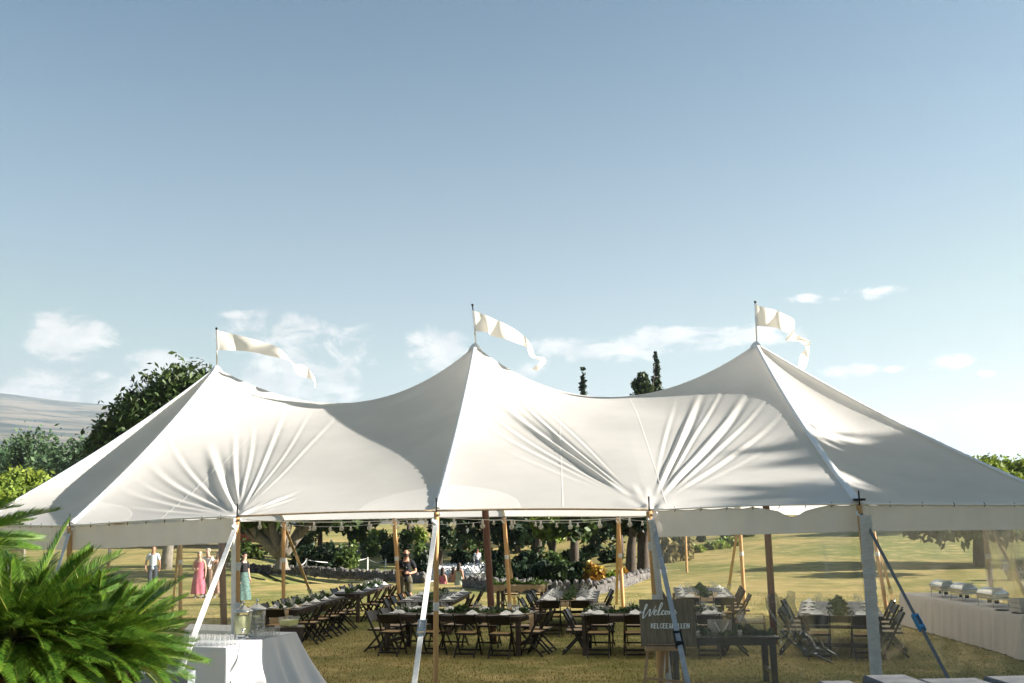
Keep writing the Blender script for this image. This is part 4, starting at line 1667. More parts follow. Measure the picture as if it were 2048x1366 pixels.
# ------------------------------------------------------------------ welcome sign on its easel
SY = 13.15
s0, s1, s2 = at(1278, 1199, SY + .10), at(1388, 1199, SY + .10), at(1272, 1293, SY - .02)
sw = (s1 - s0).length
su = (s1 - s0).normalized()
sv = (s0 - s2).normalized()
sv = (sv - su * sv.dot(su)).normalized()
sh = (s0 - s2).length
sn = su.cross(sv)
if sn.y > 0:
    sn = -sn
c0 = s0 - sv * sh
sign = thing('welcome_sign', 'brown wooden welcome sign with white hand lettering on an easel', 'sign', c0 + su * sw / 2)
Qs = Matrix((su, -sn, sv)).transposed()
MB().box(c0 + su * sw / 2 + sv * sh / 2, (sw, .018, sh), Qs).build('sign_board', M['signwood'], sign)


def spx(x, y):                     # place in the photograph to a point on the board's face
    d = ray(x, y)
    t = (s0 - Vector((0, 0, EYE))).dot(sn) / d.dot(sn)
    return Vector((0, 0, EYE)) + d * t + sn * .0115


def script(strokes, w, name):
    mb = MB()
    for st in strokes:
        P = crom([(1240 + x / 3.9475, 1020 + y / 3.9475, 0) for x, y in st], len(st) * 6)
        pts = [spx(p.x, p.y) for p in P]
        k = len(pts)
        rows = []
        for i, p in enumerate(pts):
            d = (pts[min(i + 1, k - 1)] - pts[max(i - 1, 0)]).normalized()
            sd = d.cross(sn).normalized()
            ww = w * (.65 + .75 * max(0, -d.dot(sv)))
            rows.append([p - sd * ww / 2, p + sd * ww / 2])
        mb.grid(rows)
    return mb.build(name, M['paint'], sign)


script([[(168, 800), (157, 803), (165, 814), (190, 798), (210, 766), (216, 748), (207, 747), (196, 775), (184, 822), (180, 850), (188, 852), (210, 820), (236, 784), (234, 815), (230, 836), (240, 832), (258, 800), (283, 757)],
        [(262, 818), (280, 808), (290, 796), (282, 789), (270, 803), (267, 824), (282, 829), (302, 813), (320, 778), (336, 745), (330, 733), (316, 760), (303, 802), (300, 826), (312, 828), (330, 810)],
        [(352, 800), (344, 793), (331, 806), (328, 824), (340, 827), (356, 815)],
        [(370, 797), (358, 804), (355, 820), (364, 826), (375, 815), (371, 800), (386, 802)],
        [(390, 799), (386, 826), (394, 806), (404, 799), (404, 825), (411, 806), (421, 799), (420, 822), (430, 816)],
        [(428, 812), (438, 801), (434, 793), (425, 808), (426, 824), (436, 820), (448, 806)]], .013, 'welcome_lettering')


def caps(text, x0, x1, yb, h):
    G = {'K': [[(0, 0), (0, 1)], [(.9, 1), (.05, .45)], [(.3, .6), (.95, 0)]], 'E': [[(0, 0), (0, 1)], [(0, 1), (.8, 1)], [(0, .52), (.6, .52)], [(0, 0), (.85, 0)]],
         'L': [[(0, 0), (0, 1)], [(0, 0), (.8, 0)]], 'C': [[(.85, .82), (.6, 1), (.3, .98), (.05, .7), (.05, .3), (.3, .02), (.6, 0), (.88, .18)]],
         'N': [[(0, 0), (0, 1)], [(0, 1), (.9, 0)], [(.9, 0), (.9, 1)]],
         '&': [[(.95, 0), (.25, .75), (.3, .98), (.55, .98), (.6, .75), (.1, .38), (.1, .1), (.4, 0), (.7, .1), (.95, .5)]]}
    W = {'K': 1, 'E': .95, 'L': .9, 'C': 1, 'N': 1.08, '&': 1.1}
    tot = sum(W[c] + .22 for c in text) - .22
    un = (x1 - x0) / tot
    mb = MB()
    x = x0
    for ch in text:
        for st in G[ch]:
            pts = [spx(x + a * un * .95, yb - b * h) for a, b in st]
            ver = len(st) == 2 and st[0][0] == st[1][0]
            for a, b in zip(pts[:-1], pts[1:]):
                d = (b - a).normalized()
                sd = d.cross(sn).normalized() * (.0062 if ver else .0042)
                mb.add([a - sd, b - sd, b + sd, a + sd], [(0, 1, 2, 3)])
            for a, b in ((st[0], pts[0]), (st[-1], pts[-1])):
                if (a[1] in (0, 1)) and ch in 'KELN':
                    hh = sv * .0016
                    e = su * .011
                    mb.add([b - e - hh + sn * .001, b + e - hh + sn * .001, b + e + hh + sn * .001, b - e + hh + sn * .001], [(0, 1, 2, 3)])
        x += (W[ch] + .22) * un
    return mb.build('names_lettering', M['paint'], sign)


caps('KELCEE&KELLEN', 1302.5, 1379, 1256.5, 9.2)

ea = thing('easel', 'light wooden easel carrying the welcome sign', 'easel', gx(1330, SY, 0))
tl, trr = at(1290, 1297, SY - .10), at(1357, 1297, SY - .10)
MB().beam(tl, trr, .05, .10, (0, 0, 1)).build('tray', M['easel'], ea)
MB().beam(at(1293, 1289, SY - .05), at(1356, 1289, SY - .05), .012, .03, (0, 0, 1)).build('tray_lip', M['easel'], ea)
for (x0, y0, x1) in ((1304, 1200, 1281), (1352, 1200, 1378)):
    T = at(x0, y0, SY + .14)
    B = gx(x1, SY - .28, 0)
    MB().beam(T, B, .032, .022).build('leg', M['easel'], ea)
MB().beam(at(1383, 1200, SY + .2) + Vector((-.32, 0, .05)), gx(1334, SY + .75, 0), .04, .02).build('leg', M['easel'], ea)
mb = MB().beam(at(1326, 1300, SY + .06), gx(1316, SY - .02, .1), .05, .018)
mb.build('centre_bar', M['easel'], ea)
MB().beam(at(1291, 1356, SY - .16), at(1362, 1364, SY - .16), .03, .018, (0, 0, 1)).build('crossbar', M['easel'], ea)
MB().beam(at(1348, 1186, SY + .35), at(1340, 1300, SY + .3), .03, .02).build('mast', M['easel'], ea)


# ------------------------------------------------------------------ people
def skin_mesh(J, bones, root, sub=2):
    names = list(J)
    idx = {n: i for i, n in enumerate(names)}
    me = bpy.data.meshes.new('tmp')
    me.from_pydata([J[n][0] for n in names], [(idx[a], idx[b]) for a, b in bones], [])
    o = bpy.data.objects.new('tmp', me)
    COL.objects.link(o)
    md = o.modifiers.new('skin', 'SKIN')
    md.use_smooth_shade = True
    for n in names:
        v = me.skin_vertices[0].data[idx[n]]
        r = J[n][1]
        v.radius = (r, r) if not isinstance(r, tuple) else r
        v.use_root = n == root
    if sub:
        ss = o.modifiers.new('sub', 'SUBSURF')
        ss.levels = ss.render_levels = sub
    dg = bpy.context.evaluated_depsgraph_get()
    out = bpy.data.meshes.new_from_object(o.evaluated_get(dg))
    bpy.data.objects.remove(o)
    return out


def join_mesh(me, mb):
    bm = bmesh.new()
    bm.from_mesh(me)
    m2 = mb.mesh('x', [])
    bm.from_mesh(m2)
    for f in bm.faces:
        f.smooth = True
    bm.to_mesh(me)
    bm.free()
    bpy.data.meshes.remove(m2)
    return me


def V3(*a):
    return Vector(a)


def person(label, loc, rz, H, arms=None, legs=None, head=(0, 0), outfit=(), skin='skin', hair=None, shoes='shoe', sub=2, group=None):
    """standing figure facing -Y; outfit: list of (name, kind, material)"""
    k = H / 1.75
    t = thing('person', label, 'person', loc, rz, group)
    t.scale = (k, k, k)
    hx, hy = head
    J = {'pelvis': (V3(0, 0, .94), (.125, .105)), 'belly': (V3(0, .0, 1.07), (.118, .10)), 'chest': (V3(0, .01, 1.25), (.135, .11)), 'collar': (V3(0, .01, 1.40), (.085, .075)),
         'neck': (V3(0, .0, 1.48), .055), 'jaw': (V3(hx * .4, -.03 + hy * .4, 1.555), (.072, .078)), 'skull': (V3(hx, -.02 + hy, 1.645), (.078, .092)), 'crown': (V3(hx, -.005 + hy, 1.715), (.058, .066))}
    bones = [('pelvis', 'belly'), ('belly', 'chest'), ('chest', 'collar'), ('collar', 'neck'), ('neck', 'jaw'), ('jaw', 'skull'), ('skull', 'crown')]
    arms = arms or {}
    legs = legs or {}
    fing = MB()
    for s, sd in ((-1, 'a'), (1, 'b')):
        el, wr, pm = arms.get(sd, (V3(s * .235, .03, 1.12), V3(s * .25, -.03, .87), V3(s * .245, -.055, .79)))
        J['sh' + sd] = (V3(s * .165, .01, 1.385), .062)
        J['el' + sd] = (Vector(el), .041)
        J['wr' + sd] = (Vector(wr), .028)
        J['pm' + sd] = (Vector(pm), (.036, .022))
        bones += [('collar', 'sh' + sd), ('sh' + sd, 'el' + sd), ('el' + sd, 'wr' + sd), ('wr' + sd, 'pm' + sd)]
        d = (Vector(pm) - Vector(wr)).normalized()
        cur = Vector((-s * .5, -.6, -.2)) if sd not in arms else Vector((-s * .8, .35, 0))
        lat = d.cross(cur).normalized()
        for f, ln in zip((-1.5, -.5, .5, 1.5), (.068, .078, .074, .058)):
            b = Vector(pm) + lat * f * .017 + d * .012
            m1 = b + d * ln * .45 + cur * .012
            fing.tube([b, m1, m1 + d * ln * .25 + cur * .03, m1 + d * ln * .15 + cur * .055], [.010, .0095, .009, .007], 6)
        b = Vector(pm) - lat * .028 - d * .02
        fing.tube([b, b - lat * .02 + d * .03 + cur * .02, b - lat * .012 + d * .055 + cur * .035], [.012, .011, .008], 6)
        kn, an, to = legs.get(sd, (V3(s * .095, -.015, .49), V3(s * .10, .03, .085), V3(s * .115, -.12, .03)))
        J['hip' + sd] = (V3(s * .085, 0, .86), .092)
        J['kn' + sd] = (Vector(kn), .056)
        J['cf' + sd] = (Vector(kn).lerp(Vector(an), .35) + V3(0, .015, 0), .053)
        J['an' + sd] = (Vector(an), .036)
        J['to' + sd] = (Vector(to), (.036, .024))
        bones += [('pelvis', 'hip' + sd), ('hip' + sd, 'kn' + sd), ('kn' + sd, 'cf' + sd), ('cf' + sd, 'an' + sd), ('an' + sd, 'to' + sd)]
    me = skin_mesh(J, bones, 'pelvis', sub)
    fc = J['skull'][0]
    fing.lathe([(.001, -.02), (.016, -.015), (.012, .01), (.006, .03), (.001, .032)], 8, fc + V3(0, -.098, -.015))       # nose
    for s in (-1, 1):
        fing.lathe([(.001, -.032), (.010, -.025), (.014, 0), (.012, .022), (.001, .03)], 8, fc + V3(s * .083, .005, -.01))  # ears
    join_mesh(me, fing)
    me.materials.clear()
    me.materials.append(M[skin])
    link('body', me, t)
    mb = MB()
    for s in (-1, 1):
        mb.lathe([(.001, -.007), (.009, 0), (.001, .007)], 8, fc + V3(s * .032, -.088, .012))
    link('eyes', mb.mesh('eyes', M['black'], smooth=True), t)
    if hair:
        style, hm = hair
        mb = MB()
        n, kx = 16, 10
        P = []
        for i in range(n + 1):
            a = 2 * pi * i / n
            row = []
            for j in range(kx):
                e = pi / 2 - (pi * (.52 if style == 'short' else .62)) * j / (kx - 1) * (.62 if -sin(a) > .35 else 1)
                row.append(fc + V3(.092 * cos(e) * cos(a), .01 + .108 * cos(e) * sin(a), .005 + .098 * sin(e)))
            P.append(row)
        mb.grid(P)
        if style == 'long':
            mb.grid([[fc + V3(.085 * cos(a) * (1 + .25 * v), .03 + .085 * sin(a), -.02 - .26 * v) for v in np.linspace(0, 1, 5)] for a in np.linspace(-.2, pi + .2, 12)])
        link('hair', mb.mesh('hair', M[hm], smooth=True), t)

    def grow(keys, bs, root, extra):
        Q = {}
        for q in keys:
            p, r = J[q]
            Q[q] = (p, tuple(x + extra for x in r) if isinstance(r, tuple) else r + extra)
        return Q, bs, root
    for name, kind, m in outfit:
        if kind == 'tee':
            Q, bs, rt = grow(['pelvis', 'belly', 'chest', 'collar', 'sha', 'shb'], [('pelvis', 'belly'), ('belly', 'chest'), ('chest', 'collar'), ('collar', 'sha'), ('collar', 'shb')], 'chest', .017)
            Q['pelvis'] = (J['pelvis'][0] + V3(0, 0, -.15), (.158, .138))
            Q['collar'] = (J['collar'][0] + V3(0, 0, .0), (.082, .074))
            for sd in 'ab':
                e = J['sh' + sd][0].lerp(J['el' + sd][0], .78)
                Q['sl' + sd] = (e, .066)
                bs = bs + [('sh' + sd, 'sl' + sd)]
        elif kind == 'sleeved':
            Q, bs, rt = grow(['pelvis', 'belly', 'chest', 'collar', 'sha', 'shb', 'ela', 'elb', 'wra', 'wrb'], [('pelvis', 'belly'), ('belly', 'chest'), ('chest', 'collar'), ('collar', 'sha'), ('collar', 'shb'), ('sha', 'ela'), ('shb', 'elb'), ('ela', 'wra'), ('elb', 'wrb')], 'chest', .016)
        elif kind == 'shorts':
            Q, bs, rt = grow(['pelvis', 'belly', 'hipa', 'hipb'], [('pelvis', 'belly'), ('pelvis', 'hipa'), ('pelvis', 'hipb')], 'pelvis', .02)
            for sd in 'ab':
                Q['lg' + sd] = (J['hip' + sd][0].lerp(J['kn' + sd][0], .92), .092)
                bs = bs + [('hip' + sd, 'lg' + sd)]
        elif kind == 'trousers':
            Q, bs, rt = grow(['pelvis', 'belly', 'hipa', 'hipb', 'kna', 'knb', 'ana', 'anb'], [('pelvis', 'belly'), ('pelvis', 'hipa'), ('pelvis', 'hipb'), ('hipa', 'kna'), ('hipb', 'knb'), ('kna', 'ana'), ('knb', 'anb')], 'pelvis', .022)
        elif kind in ('dress', 'skirt'):
            rows = []
            top = 1.34 if kind == 'dress' else 1.08
            for i in range(37):
                a = 2 * pi * i / 36
                row = []
                for v in np.linspace(0, 1, 14):
                    z = top - (top - .16) * v
                    if z > 1.07:
                        r_, ry = .155, .128
                        r_ += .012 * (z - 1.07) / .27
                    else:
                        f = (1.07 - z) / .9
                        r_, ry = .15 + .13 * f ** .7, .125 + .13 * f ** .7
                        w_ = 1 + .09 * f * sin(a * 7 + z * 3)
                        r_, ry = r_ * w_, ry * w_
                    row.append(V3(r_ * cos(a), ry * sin(a), z))
                rows.append(row)
            link(name, MB().grid(rows).mesh(name, M[m], smooth=True), t)
            continue
        mm = skin_mesh(Q, bs, rt, sub)
        mm.materials.clear()
        mm.materials.append(M[m])
        link(name, mm, t)
    mb = MB()
    for sd in 'ab':
        a, b = J['an' + sd][0], J['to' + sd][0]
        mb.beam(V3(a.x, a.y + .045, .035), V3(b.x, b.y - .02, .03), .085, .07, (1, 0, 0))
    link('shoes', mb.mesh('shoes', M[shoes]), t)
    return t, J


mp_ = gx(812, 30.2, 0)
man, JM = person('bald bearded man in black polo and khaki shorts filming with a camera', mp_, .12, 1.86,
                 {'a': (V3(-.25, -.02, 1.11), V3(-.10, -.26, 1.17), V3(-.045, -.31, 1.21)), 'b': (V3(.27, .0, 1.12), V3(.10, -.27, 1.08), V3(.045, -.32, 1.09))},
                 None, (-.01, -.03), [('polo_shirt', 'tee', 'shirtblack'), ('cargo_shorts', 'shorts', 'khaki')], shoes='shoe')
fc = JM['skull'][0]
rows = []
for i in range(13):
    a = pi + pi * i / 12
    rows.append([fc + V3(.079 * cos(a), -.012 + .088 * sin(a), -.03 - .085 * v) for v in np.linspace(0, 1, 5)])
link('beard', MB().grid(rows).mesh('beard', M['hair'], smooth=True), man)
cm = thing('video_camera', 'black video camera on a hand grip held by the filming man', 'camera', mp_ + Matrix.Rotation(.12, 3, 'Z') @ Vector((-.02, -.36, 1.30)), .12)
link('camera_body', MB().box((0, 0, .02), (.15, .09, .11)).box((0, .02, .09), (.06, .07, .04)).mesh('camera_body', M['black']), cm)
link('lens', MB().tube([(0, -.04, .02), (0, -.10, .02), (0, -.16, .02)], [.036, .038, .042], 14).mesh('lens', M['black'], smooth=True), cm)
link('grip', MB().tube([(0, 0, -.04), (0, .01, -.24)], .018, 10).mesh('grip', M['black'], smooth=True), cm)
link('strap', MB().tube([(-.07, .04, .05), (-.09, .20, .16), (-.05, .36, .22), (.05, .36, .22), (.09, .20, .16), (.07, .04, .05)], .008, 6).mesh('strap', M['black'], smooth=True), cm)

walk = {'a': (V3(-.09, -.09, .50), V3(-.09, .06, .10), V3(-.10, -.10, .03)), 'b': (V3(.09, .05, .49), V3(.09, .25, .12), V3(.10, .12, .03))}
person('man in pale blue shirt and dark jeans seen through the left vinyl', on(303, 42), .3, 1.88, {'a': (V3(-.25, .08, 1.12), V3(-.26, -.08, .90), V3(-.25, -.14, .83)), 'b': (V3(.24, -.02, 1.12), V3(.25, .12, .89), V3(.24, .15, .81))}, walk, (0, 0), [('shirt', 'tee', 'shirtblue'), ('jeans', 'trousers', 'jeans')], hair=('short', 'hair'))
person('woman in a pink dress standing behind the left vinyl', on(396, 38), .1, 1.70, {'a': (V3(-.24, .02, 1.12), V3(-.12, -.18, 1.05), V3(-.07, -.23, 1.08))}, None, (0, 0), [('dress', 'dress', 'pink')], skin='skinpale', hair=('long', 'hairgrey'))
person('man in white shirt and brown trousers beside the woman in pink', on(413, 38.6), -.35, 1.80, {'b': (V3(.25, .03, 1.13), V3(.13, -.20, 1.08), V3(.07, -.25, 1.12))}, None, (0, 0), [('shirt', 'sleeved', 'shirtwhite'), ('trousers', 'trousers', 'trouser')], skin='skinpale', hair=('short', 'hairgrey'))
person('woman in a floral dress right of the white-shirted man', on(434, 38.2), .5, 1.68, None, None, (0, 0), [('dress', 'dress', 'floral')], skin='skinpale', hair=('long', 'hair'))
person('woman in a teal patterned skirt half behind the left front pole', on(485, 34.5), 1.0, 1.72, None, walk, (0, 0), [('top', 'tee', 'shirtblack'), ('skirt', 'skirt', 'teal')], skin='skinpale', hair=('long', 'hair'))
person('distant guest in pale dress beyond the white chairs, officiant place', on(955, 68), .4, 1.78, None, None, (0, 0), [('shirt', 'sleeved', 'shirtwhite'), ('trousers', 'trousers', 'jeans')], hair=('short', 'hair'), sub=1)
for px, D, lab, oc in ((885, 45, 'distant dark-haired guest in coral, leftmost of three below the white chairs', 'pink'), (907, 46, 'distant dark-haired guest in floral dress, middle of three below the white chairs', 'floral'),
                       (918, 44, 'distant guest in a long sage dress, rightmost of three below the white chairs', 'sage')):
    p = on(px, D)
    p.z = -1.0 if D > 44 else -.75
    person(lab, p, 2.6, 1.7, None, None, (0, 0), [('dress', 'dress', oc)], hair=('long', 'hair'), sub=1, group='guests walking below the white chairs')

# ------------------------------------------------------------------ rows of white ceremony chairs
mb = MB()
mb.box((0, .02, .45), (.40, .38, .03))
for z in (.60, .68, .78):
    mb.box((0, .16 - .42 * z / .8, z), (.40, .02, .06))
for s in (-1, 1):
    mb.beam((s * .21, .2, 0), (s * .21, -.26, .83), .03, .04)
    mb.beam((s * .19, -.26, 0), (s * .19, .16, .44), .03, .035)
wc_me = mb.mesh('white_chair', M['whitechair'])
for blk, (pxa, pxb, Da, Db, nrow, ncol) in enumerate(((858, 905, 57, 72, 5, 8), (918, 972, 60, 79, 7, 8))):
    for i in range(nrow):
        for j in range(ncol):
            f = j / (ncol - 1)
            px = pxa + (pxb - pxa) * i / (nrow - 1) + 26 * f + (0 if blk == 0 else 6)
            p = on(px, Da + (Db - Da) * f * .6 + i * .9)
            o = link('white_chair', wc_me, None, p)
            o.rotation_euler = (0, 0, -1.9 + random.uniform(-.05, .05))
            tag(o, 'white folding chair, %s in the %s row of the %s block beyond the stone wall' % (OD[j], OD[i], 'left' if blk == 0 else 'right'), 'chair', 'white ceremony chairs, %s block' % ('left' if blk == 0 else 'right'))


# ------------------------------------------------------------------ trees, shrubs and background
def clump_points(lobes, n, r, per=16, spread=.16, hollow=.45):
    """leaf centres gathered in clumps over the outer part of several lobes, with gaps between"""
    wts = np.array([l[3] * l[4] + l[3] * l[5] for l in lobes])
    wts = wts / wts.sum()
    nc = max(8, n // per)
    ch = r.choice(len(lobes), nc, p=wts)
    L = np.array(lobes)[ch]
    d = r.normal(size=(nc, 3))
    d /= np.linalg.norm(d, axis=1, keepdims=True)
    rad = hollow + (1.06 - hollow) * r.random((nc, 1)) ** .6
    cen = L[:, :3] + d * L[:, 3:] * rad
    sc = L[:, 3:].mean(1, keepdims=True) * spread * (.5 + r.random((nc, 1)))
    P = np.repeat(cen, per, 0) + r.normal(size=(nc * per, 3)) * np.repeat(sc, per, 0)
    return P


def blob(px_, py_, rx, ry, base, D, dd=0.0, depth=None):
    """lobe from its place and half size in the photograph, local to base"""
    c = at(px_, py_, D + dd)
    s = (D + dd) / FPX
    c = c - base
    return (c.x, c.y, c.z, rx * s, (depth or rx) * s, ry * s)


def tree(name, label, cat, base, lobes, leaf, n, size, trunk=None, limbs=(), bark='bark', group=None, seed=1, r0=.3, per=16, spread=.16, hollow=.45, asp=.55):
    t = thing(name, label, cat, base, 0, group)
    r = np.random.default_rng(seed)
    mb = MB()
    rr = random.Random(seed)
    if trunk is None:
        top = max(lobes, key=lambda l: l[2])
        trunk = [(0, 0, -.3), (top[0] * .2, top[1] * .2, top[2] * .35), (top[0] * .6, top[1] * .6, top[2] * .7), (top[0], top[1], top[2])]
    tp = crom(trunk, 12)
    mb.tube(tp, [r0 * (1.25 if i == 0 else 1) * (1 - .8 * i / 11) for i in range(12)], 10)
    for l in lobes:
        k = rr.randint(3, 7)
        a = tp[k]
        b = Vector(l[:3])
        m = a.lerp(b, .5) + Vector((rr.uniform(-.1, .1), rr.uniform(-.1, .1), rr.uniform(0, .15))) * (b - a).length
        mb.tube(crom([a, m, b], 7), [r0 * .42 * (1 - .8 * i / 6) for i in range(7)], 7)
    for pts, ra, rb in limbs:
        P = crom(pts, 10)
        mb.tube(P, [ra + (rb - ra) * i / 9 for i in range(10)], 9)
    link('trunk', mb.mesh('trunk', M[bark], smooth=True), t)
    me = leaf_quads('crown', clump_points(lobes, n, r, per, spread, hollow), size, r, asp)
    me.materials.append(LEAFS[leaf])
    link('crown', me, t)
    return t


def auto_lobes(h0, h1, R_, k, seed, flat=1.0):
    r = random.Random(seed)
    out = []
    hc = (h0 + h1) / 2
    for i in range(k):
        a = 2 * pi * i / k + r.uniform(-.4, .4)
        q = r.uniform(.25, .72)
        z = hc + (h1 - h0) * r.uniform(-.3, .28)
        s = r.uniform(.38, .55)
        out.append((R_ * q * cos(a), R_ * q * sin(a), z, R_ * s, R_ * s, (h1 - h0) * s * .55 * flat))
    out.append((0, 0, h1 - (h1 - h0) * .25, R_ * .5, R_ * .5, (h1 - h0) * .25))
    return out


def tree_px(name, label, px, D, hw, ytop, ybot, leaf, n, size, seed, group=None, bark='darkbark', r0=.3, k=7, base=None, **kw):
    """tree whose crown spans px +- hw and ytop..ybot in the photograph"""
    b = base or on(px, D)
    s = D / FPX
    z1 = at(px, ytop, D).z - b.z
    z0 = at(px, ybot, D).z - b.z
    return tree(name, label, 'tree', b, auto_lobes(z0, z1, hw * s, k, seed), leaf, n, size, bark=bark, group=group, seed=seed, r0=r0, **kw)


def shrub(label, px, D, hw, ytop, leaf, n, size, seed, group, name='shrub', base=None):
    b = base or on(px, D)
    s = D / FPX
    h = max(.25, at(px, ytop, D).z - b.z)
    R_ = hw * s
    r = random.Random(seed)
    lobes = []
    for i in range(5):
        lobes.append((r.uniform(-.6, .6) * R_, r.uniform(-.5, .5) * R_ * .8, h * r.uniform(.35, .62), R_ * .5, R_ * .45, h * r.uniform(.36, .45)))
    t = thing(name, label, 'shrub', b, 0, group)
    mb = MB()
    for l in lobes:
        mb.tube([(l[0] * .3, l[1] * .3, -.1), (l[0] * .7, l[1] * .7, l[2] * .6), l[:3]], [.03, .02, .008], 5)
    link('stems', mb.mesh('stems', M['darkbark']), t)
    rr = np.random.default_rng(seed)
    P = clump_points(lobes, n, rr, 12, .2, .3)
    P[:, 2] = np.maximum(P[:, 2], .02)
    me = leaf_quads('foliage', P, size, rr)
    me.materials.append(LEAFS[leaf])
    link('foliage', me, t)
    return t


# the leafy tree leaning over the left roof edge
b = on(330, 60)
tree('broadleaf_tree', 'tall dark windswept tree rising behind the left slope of the tent', 'tree', b,
     [blob(372, 782, 52, 46, b, 60), blob(322, 800, 46, 50, b, 60, 1), blob(285, 830, 42, 44, b, 60, -1), blob(410, 775, 24, 34, b, 60, 1), blob(246, 842, 32, 42, b, 60), blob(262, 810, 14, 26, b, 60),
      blob(212, 872, 26, 34, b, 60), blob(190, 884, 17, 22, b, 60, 1), blob(330, 870, 60, 50, b, 60), blob(250, 905, 60, 40, b, 60)], 'dark', 12500, .21, r0=.35, seed=3, per=9, spread=.24, asp=.42, hollow=.3)
# the spreading tree on the lawn
b = on(563, 54)
s_ = 54 / FPX


def bp(px, py, dy=0.0):
    return at(px, py, 54 + dy) - b


tree('spreading_tree', 'big grey-barked tree with spreading forked limbs on the lawn behind the left tables', 'tree', b,
     [blob(500, 1005, 60, 34, b, 54), blob(570, 985, 70, 40, b, 54, 3), blob(640, 1005, 60, 36, b, 54), blob(560, 1010, 60, 30, b, 54, -4), blob(470, 1035, 40, 22, b, 54, 2), blob(690, 1030, 34, 20, b, 54, 1), blob(525, 1050, 40, 12, b, 54, 3), blob(450, 1000, 40, 30, b, 54, 4)],
     'dark', 9000, .26, trunk=[tuple(bp(563, 1140)), tuple(bp(563, 1118)), tuple(bp(562, 1100)), tuple(bp(566, 1050, 1))],
     limbs=[([bp(560, 1108), bp(540, 1092), bp(518, 1072), bp(500, 1050)], .36, .18), ([bp(562, 1106), bp(552, 1080), bp(545, 1050), bp(540, 1020)], .34, .18), ([bp(566, 1106), bp(585, 1085), bp(604, 1064), bp(630, 1040)], .36, .16),
            ([bp(590, 1082), bp(600, 1062), bp(598, 1040)], .15, .08), ([bp(530, 1084), bp(508, 1078), bp(488, 1060)], .16, .08), ([bp(566, 1100), bp(572, 1075, -1), bp(580, 1045, -1)], .25, .14)], bark='bark', r0=.40, seed=4)
bg = 'dark trees on the slope behind the tent'
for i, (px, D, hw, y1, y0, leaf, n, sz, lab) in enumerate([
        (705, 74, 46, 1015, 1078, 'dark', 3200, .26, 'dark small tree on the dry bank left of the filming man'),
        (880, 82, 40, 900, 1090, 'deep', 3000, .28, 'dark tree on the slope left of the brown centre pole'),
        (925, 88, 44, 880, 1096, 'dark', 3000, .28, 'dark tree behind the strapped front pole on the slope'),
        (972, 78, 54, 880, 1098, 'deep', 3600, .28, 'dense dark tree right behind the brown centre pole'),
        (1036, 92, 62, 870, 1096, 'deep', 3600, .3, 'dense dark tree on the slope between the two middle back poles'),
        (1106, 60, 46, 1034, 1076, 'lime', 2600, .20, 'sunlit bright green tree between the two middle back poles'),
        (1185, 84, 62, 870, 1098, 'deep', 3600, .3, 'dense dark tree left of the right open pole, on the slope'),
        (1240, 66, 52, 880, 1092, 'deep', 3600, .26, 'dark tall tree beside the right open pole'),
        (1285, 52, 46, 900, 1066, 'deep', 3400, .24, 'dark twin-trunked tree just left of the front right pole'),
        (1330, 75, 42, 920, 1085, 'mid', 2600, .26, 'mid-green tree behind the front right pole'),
        (1010, 62, 44, 815, 1080, 'deep', 3600, .26, 'tall dark tree added for lawn shade, behind the couple table by the brown pole'),  # this and the next two added, crowns behind the roof, to shade the lawn
        (1078, 72, 50, 820, 1075, 'deep', 3600, .28, 'tall dark tree added for lawn shade, just behind the sunlit green tree'),
        (1150, 58, 44, 825, 1075, 'dark', 3600, .26, 'tall dark tree added for lawn shade, between sunlit tree and bare trunks'),
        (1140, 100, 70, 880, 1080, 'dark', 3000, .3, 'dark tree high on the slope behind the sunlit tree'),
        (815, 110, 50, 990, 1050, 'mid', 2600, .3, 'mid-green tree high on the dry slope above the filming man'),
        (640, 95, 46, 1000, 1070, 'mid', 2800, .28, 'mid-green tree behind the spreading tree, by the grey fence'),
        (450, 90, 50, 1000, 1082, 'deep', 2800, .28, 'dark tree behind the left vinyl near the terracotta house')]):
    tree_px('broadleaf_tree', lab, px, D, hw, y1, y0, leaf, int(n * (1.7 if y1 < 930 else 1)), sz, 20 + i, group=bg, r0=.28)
# trunks seen on the right of the dark grove
for px, D, lab in ((1262, 49, 'leaning dark bare trunk behind the stone wall, left one'), (1288, 50, 'leaning dark bare trunk behind the stone wall, right one')):
    b = on(px, D)
    tree('broadleaf_tree', lab, 'tree', b, [blob(px + 6, 1010, 34, 34, b, D), blob(px - 18, 1030, 24, 18, b, D, 1), blob(px + 14, 1040, 20, 14, b, D, -1)], 'deep', 2400, .24,
         trunk=[(0, 0, -.2), (.05, 0, 1.2), (.25, 0, 2.6), (.3, 0, 5)], bark='darkbark', r0=.30, seed=int(px))
# right side: the trunked tree and its neighbours
b = on(1962, 47)
tree('broadleaf_tree', 'broad tree with a dark trunk on the golden lawn beyond the buffet', 'tree', b,
     [blob(1890, 1030, 70, 36, b, 47), blob(1975, 1015, 70, 44, b, 47, 2), blob(2050, 1035, 60, 34, b, 47), blob(1850, 1052, 40, 14, b, 47, 2), blob(1960, 1045, 60, 24, b, 47, -4)], 'dark', 7000, .22,
     trunk=[(0, 0, -.3), (0, 0, 1.0), (.1, 0, 2.0), (.2, 0, 4)], bark='darkbark', r0=.36, seed=9)
for i, (x, y, lab) in enumerate(((26.5, 47.5, 'dark round tree added for its shadow beside the broad tree, right edge'), (36, 50, 'dark round tree added for its shadow far out right of the lawn'))):  # two trees added off to the right to lay more shadow on the lawn
    tree('broadleaf_tree', lab, 'tree', Vector((x, y, terr(x, y))), auto_lobes(1.4, 4.3, 3.0, 6, 70 + i), 'dark', 4000, .24, bark='darkbark', seed=70 + i)
